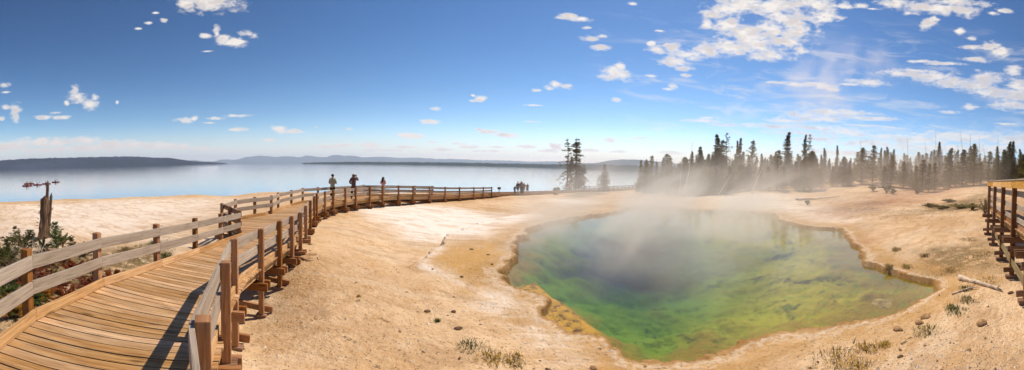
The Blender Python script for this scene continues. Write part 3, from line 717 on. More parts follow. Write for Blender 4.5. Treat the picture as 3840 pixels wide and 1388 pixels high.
# ---- railings
def rail_thing(name, label, origin, **k):
    o = empty(name, origin); tag(o, label, 'railing'); return o
o = rail_thing('wooden_railing', 'long post and rail fence along the pool side of the curving boardwalk', tuple(Rp[0]))
railing(o, [Rm[0], Rm[1], Rm[2]] + Rp, 1, bottoms=[gz(p.x, p.y) - .2 for p in Rm] + bott); parent_keep(o); R_RAIL = o
o = rail_thing('wooden_railing', 'weathered grey two-rail fence passing in front of the red and green bushes', tuple(LA))
Lpost = Lm[1:] + [LA, LB, LC, LD, LFp, LE]
railing(o, Lpost, -1, rails=((.815, .168), (.49, .168)), bottoms=[gz(p.x, p.y) - .2 for p in Lpost], skip_post=(len(Lpost) - 1,), ends=(.14, -.02)); parent_keep(o)
o = rail_thing('wooden_railing', 'short three-board railing closing the notch where the boardwalk widens', tuple(LE))
mid = lerp(LE, La, .5)
railing(o, [LE, mid, La], -1, bottoms=[gz(p.x, p.y) - .2 for p in (LE, mid, La)], rails=((.86, .17), (.53, .17), (.22, .15)), rail_m=M_dark, skip_post=(2,), ends=(.02, -.02)); parent_keep(o)
o = rail_thing('wooden_railing', 'post and rail fence behind the three standing people, on the lake side of the bend', tuple(Lb))
railing(o, L_far, -1, bottoms=[gz(p.x, p.y) - .2 for p in L_far], rail_m=M_dark if False else M_grey, skip_post=(8, 10)); parent_keep(o)
# ---- far railing by the trees
PXF = [(2192,702,4.66,714),(2228,703,4.68,715),(2262,703,4.66,715),(2300,701.5,4.6,712.5),(2330,700,4.56,711.5),(2356,698.5,4.5,710),(2384,696,4.4,707),(2405,694,4.35,705),(2440,691,4.2,702)]
fp = []
for x_, yt, h_, yb in PXF: fp.append(at(x_, yb, h_))
o = rail_thing('wooden_railing', 'small distant fence running over the water between the lone pine and the misty forest', tuple(fp[0]))
fine = []
for k in range(len(fp) - 1):
    for j_ in range(2): fine.append(lerp(fp[k], fp[k + 1], j_ / 2))
fine.append(fp[-1])
railing(o, fine, 1, bottoms=[p.z - .3 for p in fine], rails=((.86, .16), (.50, .14)), ph=.9, size=.15, post_m=M_dark, rail_m=M_dark); parent_keep(o)
# ---- the raised platform at the edge of the pool
Q = [atd(3713, 760, 17.3), atd(3735, 760, 14.9), atd(3768, 760, 12.1), atd(3811, 760, 10.0), atd(3870, 760, 8.0), atd(3950, 760, 6.3)]
PZ = EYE.z - 1.30
Q = [Vector((p.x, p.y, PZ)) for p in Q]
pf = empty('boardwalk', tuple(Q[3])); tag(pf, 'short raised boardwalk on tall dark posts, cut off by the right edge', 'boardwalk')
Qi = []
for k, p in enumerate(Q):
    d = hdir(Q[min(k + 1, 5)], Q[max(k - 1, 0)]); Qi.append(p + Vector((d.y, -d.x, 0)) * 1.9)
st2 = [(Qi[k], Q[k]) for k in range(5, -1, -1)]
end = (Qi[0] + Vector((2.5, -.4, 0)), Q[0] + Vector((2.6, -.6, 0)))
deck_planks(st2 + [end], M_deck, pf)
edge_boards(pf, Q, 1, 'kerb', M_post, .004, .135, .045, .055); edge_boards(pf, Q, 1, 'rim_joist', M_new, -.235, .19, .045, .10)
edge_boards(pf, Qi, -1, 'kerb', M_post, .004, .135, .045, .055); edge_boards(pf, Qi, -1, 'rim_joist', M_new, -.235, .19, .045, .10)
for k, (p, l) in enumerate(zip(Q, Qi)):
    n_ = hdir(p, l); d = Vector((-n_.y, n_.x, 0)); g = gz(p.x, p.y); q = p - n_ * .06
    for sgn in (-1, 1):
        for zz, xt in ((-.36, .32), (-.62 if sgn < 0 else -.40, .18)):
            if zz != -.36 and sgn > 0: continue
            a = q - n_ * xt + d * sgn * .105 + UP * zz; e = l + n_ * .1 + d * sgn * .105 + UP * zz; b = MB(); b.board(a, e, .075, .17); b.build('bearer', M_dark, pf, bevel=.005)
    a = q - n_ * .28 - d * .11; a.z = g + .28; e = l - d * .11; e.z = g + .45; b = MB(); b.board(a, e, .07, .14); b.build('brace', M_dark, pf, bevel=.005)
    b = MB(); gg = Vector((q.x, q.y, g + .06)); b.board(gg - n_ * .2, gg + n_ * .2, .22, .10); b.build('footing', M_dark, pf, bevel=.006)
parent_keep(pf)
M_post2 = wood('dark_post_timber', (.19, .085, .04), (.31, .15, .065), (.12, .05, .02))  # darker brown timber for the raised boardwalk's posts
pr_ = empty('wooden_railing', tuple(Q[3])); tag(pr_, 'tall railing of the raised boardwalk with a bright orange cap board, nearer the pool', 'railing')
H2 = 1.30
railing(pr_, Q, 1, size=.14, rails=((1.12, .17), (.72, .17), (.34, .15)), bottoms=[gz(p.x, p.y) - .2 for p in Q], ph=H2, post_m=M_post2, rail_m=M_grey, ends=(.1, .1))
for k in range(5):
    a, c = Q[k], Q[k + 1]; d = hdir(a, c); sv = Vector((-d.y, d.x, 0)); zt = UP * (H2 + .03)
    b = MB(); b.board(a + zt + sv * .15 - (d * .14 if k == 0 else d * -.003), c + zt + sv * .15 - d * .003, .045, .23) if False else b.board(a + UP * (H2 + .02) - sv * .155 - (d * .16 if k == 0 else d * -.003), c + UP * (H2 + .02) - sv * .155 - d * .003, .045, .22)
    b.build('cap_board', M_cap, pr_, bevel=.005)
    b = MB(); b.board(a + UP * (H2 + .155) - sv * .03 - (d * .16 if k == 0 else d * -.003), c + UP * (H2 + .155) - sv * .03 - d * .003, .34, .04); b.build('cap_top', M_grey, pr_, bevel=.004)
parent_keep(pr_)
pr2 = empty('wooden_railing', tuple(Qi[3])); tag(pr2, 'grey inner fence of the raised boardwalk, seen through the capped railing', 'railing')
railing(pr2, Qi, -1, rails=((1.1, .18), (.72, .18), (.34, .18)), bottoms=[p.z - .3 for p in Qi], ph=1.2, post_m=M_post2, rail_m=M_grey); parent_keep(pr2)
pa = atd(3734, 880, 13.6); pb = at(3842, 1060, 2.42); d = (pb - pa); b = MB(); b.board(pa, pb + d * .35, .05, .20)
tag(b.build('plank', wood('green_timber', (.26, .20, .10), (.44, .37, .21), (.20, .14, .07)), None, bevel=.004), 'long slanting greenish board fixed low across the posts of the raised boardwalk', 'plank')
# ---- small wooden things on the ground
p = atd(1871, 741, 42.5); g = gz(p.x, p.y); s_ = empty('sign_post', (p.x, p.y, g)); tag(s_, 'small dark interpretive sign on a slim post beside the end of the long railing', 'sign')
b = MB(); b.board((0, 0, -.1), (0, 0, .95), .09, .09, side=(1, 0, 0)); b.build('post', M_dark, s_)
b = MB(); b.board((-.22, -.02, .98), (.22, -.02, .98), .06, .34, side=(0, .8, .6)); b.build('sign_panel', plain('sign_panel', (.05, .035, .03), .6), s_)
p = atd(2082, 731, 52); g = gz(p.x, p.y); s_ = empty('timber_box', (p.x, p.y, g)); tag(s_, 'low dark timber block at the pool-side edge of the far boardwalk', 'box')
b = MB(); b.board((-.32, 0, .12), (.25, 0, .12), .4, .30); b.build('box_body', M_dark, s_, bevel=.02)
b = MB(); b.board((.253, 0, .13), (.55, 0, .13), .34, .26); b.build('box_end', M_grey, s_, bevel=.02)
# ------------------------------------------------------------------ trees
def leaf_mat(name, c1, c2, c3=None, rough=.75):
    m, t = material(name); r = t.attr('rnd')
    n = t.noise(t.pos(), .9, 3)
    c = t.mix(r, c1, c2); c = t.mix(n.ramp(.5, .7) * .5, c, c3 or c2)
    info = t.new('ShaderNodeObjectInfo'); hs = t.new('ShaderNodeHueSaturation')
    t.put(hs, 'Value', E(t.nt, info.outputs['Random']) * .5 + .75); t.put(hs, 'Hue', E(t.nt, info.outputs['Random']) * .03 + .485); t.put(hs, 'Color', c)
    p = t.principled(E(t.nt, hs.outputs[0]), rough, None, .2)
    tr = t.new('ShaderNodeBsdfTranslucent'); t.link(hs.outputs[0], tr.inputs['Color'])
    mx = t.new('ShaderNodeMixShader'); mx.inputs[0].default_value = .3; t.link(p, mx.inputs[1]); t.link(tr.outputs[0], mx.inputs[2])
    t.out(mx.outputs[0]); return m
M_fir = leaf_mat('fir_needles', (.095, .090, .022), (.19, .165, .040), (.24, .17, .045))
M_pine = leaf_mat('pine_needles', (.13, .11, .026), (.25, .20, .045), (.30, .19, .05))
M_rust = leaf_mat('browned_needles', (.10, .045, .018), (.19, .085, .032), (.12, .075, .028))
M_bark = plain('conifer_bark', (.085, .05, .032), .95, .4, 12, .1)
M_snag = plain('bleached_wood', (.60, .49, .38), .9, .3, 8, .1)
M_oldg = leaf_mat('greyish_shrub', (.24, .20, .09), (.38, .30, .14), (.30, .22, .11))
M_twig = plain('dead_twigs', (.20, .135, .095), .95, .3, 10, .1)
def clump(b, c, rad, n, size, flat=.6, rg=random):
    for _ in range(n):
        v = Vector((rg.gauss(0, 1), rg.gauss(0, 1), rg.gauss(0, 1))); v = v.normalized() * rad * rg.random() ** .5
        v.z *= flat
        a = Vector((rg.uniform(-1, 1), rg.uniform(-1, 1), rg.uniform(-.5, .7))).normalized()
        q = a.cross(Vector((rg.uniform(-1, 1), rg.uniform(-1, 1), rg.uniform(-1, 1)))).normalized()
        s = size * rg.uniform(.6, 1.3); i0 = len(b.v); p = c + v
        b.v += [tuple(p - a * s - q * s * .14), tuple(p - a * s * .2 + q * s * .22), tuple(p + a * s)]
        b.face((i0, i0 + 1, i0 + 2), ((0, 0), (1, 0), (1, 1)), rg.random())
def conifer(h, r, seed, shape=1.0, base=.08, dens=1.0, droop=.25, up=.0, size=.24, leaf=None, trunk_r=None, sparse=0.0, flat=.6, clusters=5, whorl=.42, lean=0.0, topw=.0):
    """mesh pair (trunk with limbs, crown of needle sprays)"""
    rg = random.Random(seed); tb = MB(); cb = MB(); tr = trunk_r or h * .014
    npt = 7; bend = [Vector((rg.uniform(-.02, .02) * h * f + lean * h * f, rg.uniform(-.02, .02) * h * f, h * f)) for f in [k / (npt - 1) for k in range(npt)]]
    bend[0] = Vector((0, 0, -.3)); tb.tube(bend, [tr * (1 - .93 * k / (npt - 1)) for k in range(npt)], 7)
    def tp(f):
        s = f * (npt - 1); i = min(npt - 2, int(s)); return bend[i].lerp(bend[i + 1], s - i)
    z = base * h
    while z < h * .985:
        f = z / h; k = max(3, int(rg.uniform(4, 7) * dens)); prof = ((1 - f) ** shape + topw * min(1, (1 - f) * 8)) * min(1, .55 + (f - base) * 4)
        a0 = rg.random() * 6.3
        for j in range(k):
            if rg.random() < sparse: continue
            a = a0 + 2 * PI * j / k + rg.uniform(-.4, .4); L = r * prof * rg.uniform(.45, 1.25) + .04
            o = tp(f); d = Vector((math.cos(a), math.sin(a), 0)); pts = []
            for q in range(4):
                g = q / 3; pts.append(o + d * L * g + Vector((0, 0, L * (up * g - droop * g * g * (1.2 if f < .5 else .5) + (.25 * g if f > .7 else 0)))))
            if L > .35: tb.tube(pts, [tr * .30 * (1 - f) + .008, tr * .2 * (1 - f) + .006, .006, .004], 3, cap=False)
            m = max(2, int(clusters * L / max(r, .3) + 1.5))
            for q in range(m):
                g = (q + rg.uniform(.4, 1)) / m; s = g * 3; i = min(2, int(s)); p = pts[i].lerp(pts[i + 1], min(1, s - i))
                w = (size * .8 + .14 * L * (1 - g * .4)) * min(1, .35 + (1 - f) * 2.2)
                clump(cb, p + Vector((0, 0, -w * .15)), w, int(9 * dens + 4), size, flat, rg)
        z += whorl * rg.uniform(.7, 1.3) * (1.15 - f * .5)
    clump(cb, tp(.99), size * .35, 7, size * .5, 2.6, rg)
    return tb, cb
def place_tree(name, tb, cb, leaf, loc, label, group=None, rz=0, cat='tree', bark=None):
    t_ = empty(name, tuple(loc), rz); tag(t_, label, cat, group)
    tb.build('trunk', bark or M_bark, t_, smooth=True); cb.build('crown', leaf, t_); return t_
def on_ground(px, d):
    p = atd(px, 700, d); return Vector((p.x, p.y, gz(p.x, p.y)))
def height_for(px, ytop, base):
    d = math.hypot(base.x, base.y); return atd(px, ytop, d).z - base.z
# --- the group of pines on the shore
def shore_tree(px, d, ytop, label, **k):
    b0 = on_ground(px, d); h = height_for(px, ytop, b0); leaf = k.pop('leaf', M_pine); bark = k.pop('bark', None); name = k.pop('name', 'pine_tree')
    tb, cb = conifer(h, seed=px, **k); return place_tree(name, tb, cb, leaf, b0, label, bark=bark)
shore_tree(2127, 70, 520, 'tall open pine with drooping lower boughs, behind the couple by the lake', r=2.4, shape=.5, base=.08, dens=.75, sparse=.45, size=.30, trunk_r=.20, whorl=.62, clusters=4, droop=.45, topw=.1)
shore_tree(2158, 69, 517, 'tallest dark pine of the lakeside group, with a thick straight trunk', r=1.6, shape=.45, base=.10, dens=.9, sparse=.28, size=.30, trunk_r=.24, whorl=.5, droop=.3, topw=.15)
shore_tree(2140, 71, 585, 'slender middle pine with a bare thin stem, standing between two tall pines', r=1.2, shape=.5, base=.3, dens=.7, sparse=.35, size=.26, trunk_r=.12)
shore_tree(2171, 68, 617, 'rusty brown fir beside the thick-trunked pine at the lake', r=1.7, shape=.7, base=.03, dens=1.1, size=.25, leaf=M_rust)
shore_tree(2188, 69, 618, 'reddish thin-needled pine at the outer edge of the lakeside group', r=1.4, shape=.6, base=.06, dens=.7, sparse=.3, size=.22, leaf=M_rust)
shore_tree(2265, 72, 617, 'lone brownish cone-shaped pine in front of the small distant fence', r=2.1, shape=.9, base=.03, dens=1.2, sparse=.05, size=.24, leaf=M_rust, trunk_r=.13, whorl=.40, up=.25, droop=.1)
shore_tree(2081, 69, 702, 'tiny green pine sapling at the water behind the far boardwalk', name='pine_sapling', r=.55, shape=.6, base=.15, size=.16, whorl=.25)
shore_tree(2094, 69, 702, 'little bushy pine sapling with a rounded top near the lakeside couple', name='pine_sapling', r=.75, shape=.5, base=.05, size=.18, whorl=.25)
# --- bare dead trunks: (foot x, foot y or None, distance, top x, top y, radius)
def snag(px0, d, px1, ytop, rad, label, curve=0.0, group=None, twigs=0, py0=None, d1=None):
    b0 = on_ground(px0, d); t1 = atd(px1, ytop, d1 or d * 1.01); v = t1 - b0; L = v.length; rg = random.Random(int(px0 + px1))
    side = v.cross(Vector((b0.x, b0.y, 0))).normalized(); pts = []
    for k in range(9):
        f = k / 8; pts.append(v * f + side * (curve * L * math.sin(f * PI)) + Vector((rg.uniform(-1, 1), rg.uniform(-1, 1), 0)) * L * .004)
    b = MB(); b.tube(pts, [rad * (1.35 if k == 0 else 1 - .82 * k / 8) for k in range(9)], 7)
    for _ in range(twigs):
        f = rg.uniform(.3, .97); p = v * f; a = rg.random() * 6.3; l = rg.uniform(.02, .07) * L
        b.tube([p, p + Vector((math.cos(a) * l, math.sin(a) * l, l * rg.uniform(.1, .6)))], [.018, .006], 4, cap=False)
    o = b.build('dead_tree', M_snag, None, smooth=True); o.location = b0; tag(o, label, 'dead tree', group); return o
snag(2173, 71, 2174, 520, .07, 'thin bare spire with tiny twigs rising beside the lakeside pines', twigs=26)
snag(2191, 66, 2206, 680, .03, 'thin slanting bare stick leaning over the lakeside boardwalk')
snag(2563, 52, 2598, 532, .10, 'tall pale curved dead trunk standing alone before the forest', -.02)
snag(2549, 55, 2558, 578, .07, 'slim bleached dead trunk just beside the tall curved one')
snag(2692, 55, 2758, 629, .11, 'bleached trunk leaning far over, nearer the lake of two leaning ones')
snag(2820, 52, 2890, 578, .12, 'bleached trunk leaning towards the tallest spruce, with a crooked foot', .03)
snag(3655, 60, 3638, 500, .11, 'tall bare trunk bending outwards near the raised boardwalk', .03)
snag(3490, 62, 3468, 527, .08, 'thin pale trunk leaning over in the thick mist')
for k, (a, yt, lab) in enumerate([(3227,521,'dark bare spire rising above the treetops in the middle of the forest'),(3271,523,'faint thin spire beside the dark bare spire'),(3403,519,'straight bare pole above the misty treetops'),(3508,480,'tallest bare pole of the forest skyline'),
        (3602,488,'thick bare trunk leaning inwards above the mist'),(3672,508,'bare pole with a few stubs, beside the outward bending trunk'),(3742,506,'bare pole rising above the raised boardwalk end'),(3100,536,'short slanted bare pole left of the forest middle'),(2895,560,'small bare pole beside the tallest spruce'),(3590,535,'short thin pole next to the thick leaning trunk'),(3687,540,'short leaning bare pole above the mist near the forest end')]):
    d_ = 82 + (k * 7) % 13; snag(a + (14 if k in (4, 10) else -6 if k == 7 else 3), d_, a, yt, .10 if k not in (1, 7, 9) else .06, lab, twigs=5)
# --- forest
PROTO = []
specs = [dict(h=12, r=3.1, shape=.95, dens=1.0, droop=.35), dict(h=12, r=2.6, shape=.85, dens=1.0, droop=.3, whorl=.42), dict(h=12, r=2.9, shape=.75, dens=.85, sparse=.12, droop=.05, up=.35),
         dict(h=12, r=2.2, shape=.75, dens=.9, sparse=.1, droop=.2), dict(h=12, r=3.8, shape=.9, dens=.95, droop=.1, up=.25), dict(h=12, r=3.0, shape=.6, dens=.65, sparse=.3, up=.15, base=.12, whorl=.62), dict(h=12, r=1.9, shape=.8, dens=1.0, droop=.4)]
for k, s in enumerate(specs):
    tb, cb = conifer(seed=100 + k, size=.31, whorl=s.pop('whorl', .46), clusters=4, **s)
    PROTO.append((tb.mesh('trunk', M_bark, True), cb.mesh('crown', (M_fir, M_pine)[k in (2, 4, 5)], False)))
def forest_tree(k, px, d, ytop, label, group=None, wide=1.0, name='conifer_tree'):
    b0 = on_ground(px, d); h = height_for(px, ytop, b0); s = h / 12
    t_ = empty(name, (b0.x, b0.y, b0.z - .1), random.random() * 6.28); tag(t_, label, 'tree', group); t_.scale = (s * wide, s * wide, s)
    for nm, me_ in zip(('trunk', 'crown'), PROTO[k]):
        o = bpy.data.objects.new(nm, me_); C.objects.link(o); o.parent = t_
    return t_
NAMED = [(0,2682,74,499,'tall dark spruce, the first of the pair standing highest near the lake',1.0),(3,2701,77,520,'narrow spruce tucked between the pair of tall spruces',1),(5,2719,74,494,'tall spruce with ragged wide-spaced boughs, second of the tall pair',.8),
  (6,2759,80,523,'thin grey-green spire, shorter of two slim spires in a row',.6),(6,2770,78,513,'slim tall spire right after the ragged tall spruce',.8),(2,2816,76,522,'rounded pine with upswept boughs beyond the slim spires',1.0),(0,2949,74,491,'tallest and fullest dark spruce of the whole forest',1.05),
  (1,3013,82,503,'narrow dark spire, first of two twin spires past the tallest spruce',.75),(5,3029,82,500,'twin spire with a ragged bent-over crown',.7),(0,2620,66,545,'pointed broad spruce near the lake end of the forest',1.1),(6,2590,68,564,'slim spruce wrapped by the tall curved dead trunk',1),
  (2,2400,70,598,'sparse pine at the very edge of the lake and forest',.9),(3,2421,68,594,'narrow pine, second from the lake edge',.9),(2,2440,67,580,'feathery pine half lost in white steam, third from the lake edge',1),(3,2485,66,586,'slender pine in the rising steam',1),(2,2512,66,586,'feathery topped pine in the steam before the lone dead trunk',1.1),
  (6,2460,70,602,'small thin spruce between two feathery pines',1),(4,2905,72,566,'bushy mid-height spruce just before the tallest spruce',.9),(1,2853,73,575,'mid-height fir between the rounded pine and the tallest spruce',1),(2,3320,80,547,'round-headed dark pine on the skyline above the mist',.9),
  (1,3298,84,553,'pointed fir beside the round-headed skyline pine',.9),(0,3086,84,552,'mid-height spruce after the twin spires',.9),(6,3134,84,542,'pale dead-topped tree above the shrubs',.8),(0,3347,82,556,'dark fir following the round-headed pine',.9),(1,3515,84,530,'feathery fir joined to the tallest bare pole',.9),
  (4,3635,78,545,'bushy pine beyond the outward bending trunk',.9),(0,3782,74,527,'large dark twin-topped spruce near the frame edge',1.1),(1,3792,75,528,'second top of the large dark spruce near the frame edge',1.1),(6,3735,78,545,'slim fir with the bare pole growing by it',1),(4,2905,62,640,'low spreading fir in front of the tall forest',1.2)]
for k, px, d, yt, lab, w in NAMED: forest_tree(k, px, d, yt, lab, None, w)
rg = random.Random(11); GL = 'conifer in the dense forest wall behind the steam'; GG = 'conifers of the forest wall behind the steam'
def sky_line(px): return float(np.interp(px, [2380,2480,2560,2620,2680,2760,2850,2950,3050,3150,3250,3400,3550,3700,3840,3900], [625,610,590,575,568,575,590,588,580,582,575,568,570,580,570,570]))
NFOR = 0
for row, (d0, d1, step, up_, vis) in enumerate([(60,67,19,50,0),(68,78,14.5,22,0),(78,94,13,0,0)]):
    px = 2392 + row * 6
    while px < 3990:
        d = rg.uniform(d0, d1) * float(np.interp(px, [2400, 2900, 3300, 3840], [.98, 1.0, 1.08, 1.0])); yt = sky_line(px) + up_ + rg.uniform(-14, 30)
        if row == 0 and 2400 < px < 2650: yt -= 6
        if not (row == 2 and px < 2560): forest_tree(rg.choice([0, 1, 2, 3, 4, 5, 6, 0, 1, 4]), px, d, yt, GL, GG, rg.uniform(1.0, 1.35) * (1.45 if row == 0 else 1)); NFOR += 1
        px += step * rg.uniform(.6, 1.45)
# low young trees along the forest's foot
GL2 = 'low bushy young pine at the foot of the forest'; GG2 = 'young pines along the foot of the forest'
px = 2420
while px < 3860:
    d = rg.uniform(55, 62); g0 = on_ground(px, d); forest_tree(rg.choice([2, 4, 0]), px, d, (g0.z, atd(px, 0, 1))[0] and (H0 - ( (g0.z + rg.uniform(3.5, 7.5) - EYE.z) / d) * F) + 52.7 * -math.cos((px - 1130) / F) if True else 0, GL2, GG2, rg.uniform(1.2, 1.7), name='young_pine')
    px += rg.uniform(20, 48)
# ------------------------------------------------------------------ shrubs and grasses
M_green = leaf_mat('shrub_green', (.055, .085, .018), (.12, .15, .035), (.16, .16, .04))
M_olive = leaf_mat('sapling_green', (.06, .075, .018), (.13, .13, .035), (.16, .13, .04))
M_red = leaf_mat('russet_foliage', (.20, .035, .015), (.36, .10, .025), (.24, .12, .03))
M_rustb = leaf_mat('rust_brush', (.13, .05, .02), (.24, .11, .04), (.16, .10, .04))
M_oran = leaf_mat('orange_foliage', (.36, .14, .02), (.50, .24, .04), (.26, .17, .03))
M_yelf = leaf_mat('yellow_flowers', (.55, .32, .02), (.75, .48, .04), (.45, .32, .05))
m_, t = material('weed_in_bloom'); r_ = t.attr('rnd'); M_bloom = m_
t.out(t.principled(t.mix(r_.ramp(.93, .94), t.mix(r_, (.09, .11, .03), (.26, .22, .08)), (.70, .44, .03)), .8, None, .15))
M_straw = leaf_mat('dry_grass', (.26, .20, .07), (.42, .32, .13), (.14, .15, .04))
def shrub(px, py, h, r, hh, leaf, label, n=60, size=.05, name='shrub', cat='shrub', stems=14, twig=M_twig, seed=0, flat=.7, group=None, d=None, bare=0):
    p = at(px, py, h) if d is None else on_ground(px, d); z = gz(p.x, p.y); rg_ = random.Random(int(px * 7 + py + seed)); o = empty(name, (p.x, p.y, z)); tag(o, label, cat, group)
    st = MB(); lf = MB()
    for k in range(stems):
        a = rg_.random() * 6.3; e = rg_.uniform(.2, 1); tip = Vector((math.cos(a) * r * e, math.sin(a) * r * e, hh * rg_.uniform(.5, 1) * (1.15 - e * .5)))
        m_ = tip * .5 + Vector((rg_.uniform(-.1, .1) * r, rg_.uniform(-.1, .1) * r, hh * .12)); st.tube([Vector((0, 0, -.05)), m_, tip], [.012 + .012 * r, .008 + .005 * r, .004], 4, cap=False)
        for _ in range(bare): 
            f = rg_.uniform(.3, 1); q = m_.lerp(tip, f); v = Vector((rg_.uniform(-1, 1), rg_.uniform(-1, 1), rg_.uniform(-.6, .8))) * r * .3; st.tube([q, q + v * .5 + Vector((0, 0, rg_.uniform(-.03, .03))), q + v], [.006, .004, .002], 3, cap=False)
        if leaf and n:
            for _ in range(max(1, n // stems)):
                q = (m_.lerp(tip, rg_.uniform(-.4, 1.05))); clump(lf, q, size * 1.6, 7, size, flat, rg_)
    st.build('stems', twig, o, smooth=True)
    if leaf and n: lf.build('foliage', leaf, o)
    return o
def grass_tuft(px, py, h, r, hh, label, leaf=None, n=90, name='grass_tuft', cat='grass tuft', flowers=None, group=None):
    p = at(px, py, h); z = gz(p.x, p.y); rg_ = random.Random(int(px + 3 * py)); b = MB(); fl = MB()
    for _ in range(n):
        a = rg_.random() * 6.3; q = rg_.random() ** .6 * r; c = Vector((math.cos(a) * q, math.sin(a) * q, gz(p.x + math.cos(a) * q, p.y + math.sin(a) * q) - z if n < 40 else -.01)); w = .006 + .012 * hh
        tip = c + Vector((rg_.uniform(-.5, .5) * hh, rg_.uniform(-.5, .5) * hh, hh * rg_.uniform(.5, 1))); s = Vector((math.cos(a + 1.6), math.sin(a + 1.6), 0)) * w; i0 = len(b.v)
        b.v += [tuple(c - s), tuple(c + s), tuple(tip)]; b.face((i0, i0 + 1, i0 + 2), ((0, 0),) * 3, rg_.random())
        if rg_.random() < .4: clump(b, c.lerp(tip, .6), hh * .25, 3, hh * .22, 1, rg_)
        if flowers and rg_.random() < .5: clump(fl, tip, .02, 4, .022, 1, rg_)
    if not flowers:
        o = b.build(name, leaf or M_green, None); o.location = (p.x, p.y, z); return tag(o, label, cat, group)
    i0 = len(b.v); b.v += fl.v; b.f += [tuple(i + i0 for i in f_) for f_ in fl.f]; b.uv += fl.uv; b.rnd += [r_ * .05 + .95 for r_ in fl.rnd]
    o = b.build(name, M_bloom, None); o.location = (p.x, p.y, z); return tag(o, label, cat, group)
# behind the near fence
def sapling(px, d, ytop, r, label, leaf=M_olive, **k):
    b0 = on_ground(px, d); h = height_for(px, ytop, b0); a = dict(shape=.7, base=.05, size=.045 + .02 * h, whorl=.13, up=.7, droop=.0, clusters=5, dens=.8, trunk_r=.02); a.update(k)
    tb, cb = conifer(h, r=r, seed=px, **a); return place_tree('pine_sapling', tb, cb, leaf, b0, label)
sapling(203, 11.2, 834, .42, 'pointed young green pine sapling just behind the grey fence, beside the broken stump', M_green)
sapling(262, 10.6, 893, .20, 'small green sapling tip showing above the top rail')
sapling(50, 10.5, 855, .50, 'ragged green pine sapling in front of the stump near the frame edge', sparse=.4, size=.06)
sapling(112, 11.5, 868, .40, 'leaning sapling with tufted olive needles amid dead twigs', sparse=.35, lean=.12)
sapling(20, 9.2, 905, .55, 'low spreading pine bush at the frame edge, over the tangled roots', shape=.4)
shrub(120, 1000, 2.95, .95, .75, M_twig and M_olive, 'tangle of bare grey dead branches behind the first fence post', 30, .05, 'dead_brush', 'dead brush', 26, M_snag, bare=7)
shrub(60, 1060, 2.9, .8, .6, None, 'dark tangle of dry roots and twigs between the two rails at the frame edge', 0, name='dead_brush', cat='dead brush', stems=26, bare=8)
shrub(235, 985, 2.95, .7, .55, M_red, 'russet red juniper bush between the first two fence posts', 1092, .026, stems=22, seed=1)
shrub(290, 1035, 2.95, .75, .5, M_red, 'dark red bush low behind the kerb under the fence', 1248, .026, stems=24, seed=2)
shrub(190, 1080, 2.85, .65, .42, M_red, 'brownish red bush right behind the first fence post', 1092, .026, stems=22, seed=5)
shrub(315, 960, 3.0, .6, .45, M_green, 'green leafy bush behind the red juniper, next to the second fence post', 884, .026, stems=18)
shrub(160, 950, 3.0, .5, .5, M_green, 'dark green bush at the foot of the pointed sapling', 676, .026, stems=16)
shrub(345, 1020, 2.95, .5, .35, M_oran, 'orange tinted shrub touching the second fence post', 676, .026, stems=16)
shrub(45, 1180, 2.8, .55, .35, M_oran, 'bright orange yellow bush low by the kerb at the frame edge', 1196, .026, stems=22)
shrub(110, 1140, 2.8, .45, .3, M_green, 'green patch of leaves behind the kerb near the orange bush', 832, .026, stems=18)
shrub(10, 1100, 2.82, .5, .35, M_green, 'green bush above the orange one at the frame edge', 832, .026, stems=18)
shrub(250, 1130, 2.8, .5, .3, M_red, 'low brown red shrub pressed against the kerb', 780, .026, stems=18)
shrub(425, 1035, 2.8, .38, .33, M_red, 'small rusty bush poking beside the second fence post', 624, .026, stems=14)
shrub(470, 1030, 2.72, .22, .42, M_green, 'little green pine sprig hanging over the kerb', 338, .026, stems=9)
shrub(375, 935, 3.1, .3, .3, None, 'twisted bleached root lying between the bushes', 0, name='dead_brush', cat='dead brush', stems=8, bare=4, twig=M_snag)
for px, py, r_, lab in [(470,945,.35,'tuft of yellow-green grass behind the second fence post'),(530,930,.45,'wide dry grass tuft between the second and third fence posts'),(620,955,.35,'green grass tuft beside the third fence post'),(580,905,.3,'small grass tuft farther out behind the fence'),(430,985,.25,'little grass tuft near the rusty bush')]:
    grass_tuft(px, py, 3.1, r_, .22, lab, M_straw if 'dry' in lab or 'yellow' in lab else M_green, 120)
shrub(90, 930, 3.0, .9, .75, M_olive, 'broad dull green brush in front of the stump base', 900, .03, stems=34, seed=9)
shrub(15, 985, 2.95, .8, .7, M_green, 'dark green brush at the frame edge above the top rail', 900, .03, stems=30, seed=9)
shrub(235, 915, 3.05, .55, .45, M_olive, 'olive bush between the pointed sapling and the small sapling tip', 600, .028, stems=24, seed=9)
shrub(165, 1010, 2.95, .7, .5, M_rustb, 'dense rust brown brush beyond the first fence post', 900, .028, stems=30, seed=9)
shrub(100, 1050, 2.9, .8, .35, M_red, 'wide rusty brown undergrowth beneath the tangle of dead branches', 900, .03, stems=30, seed=8)
shrub(30, 1150, 2.8, .7, .3, M_olive, 'dull olive undergrowth below the fence at the frame edge', 800, .03, stems=26, seed=8)
shrub(360, 1075, 2.85, .6, .28, M_red, 'deep red mat of foliage between the kerb and the second fence post', 800, .028, stems=26, seed=8)
shrub(150, 1120, 2.82, .6, .26, M_oran, 'amber brown foliage just left of the first fence post, low by the kerb', 800, .028, stems=26, seed=8)
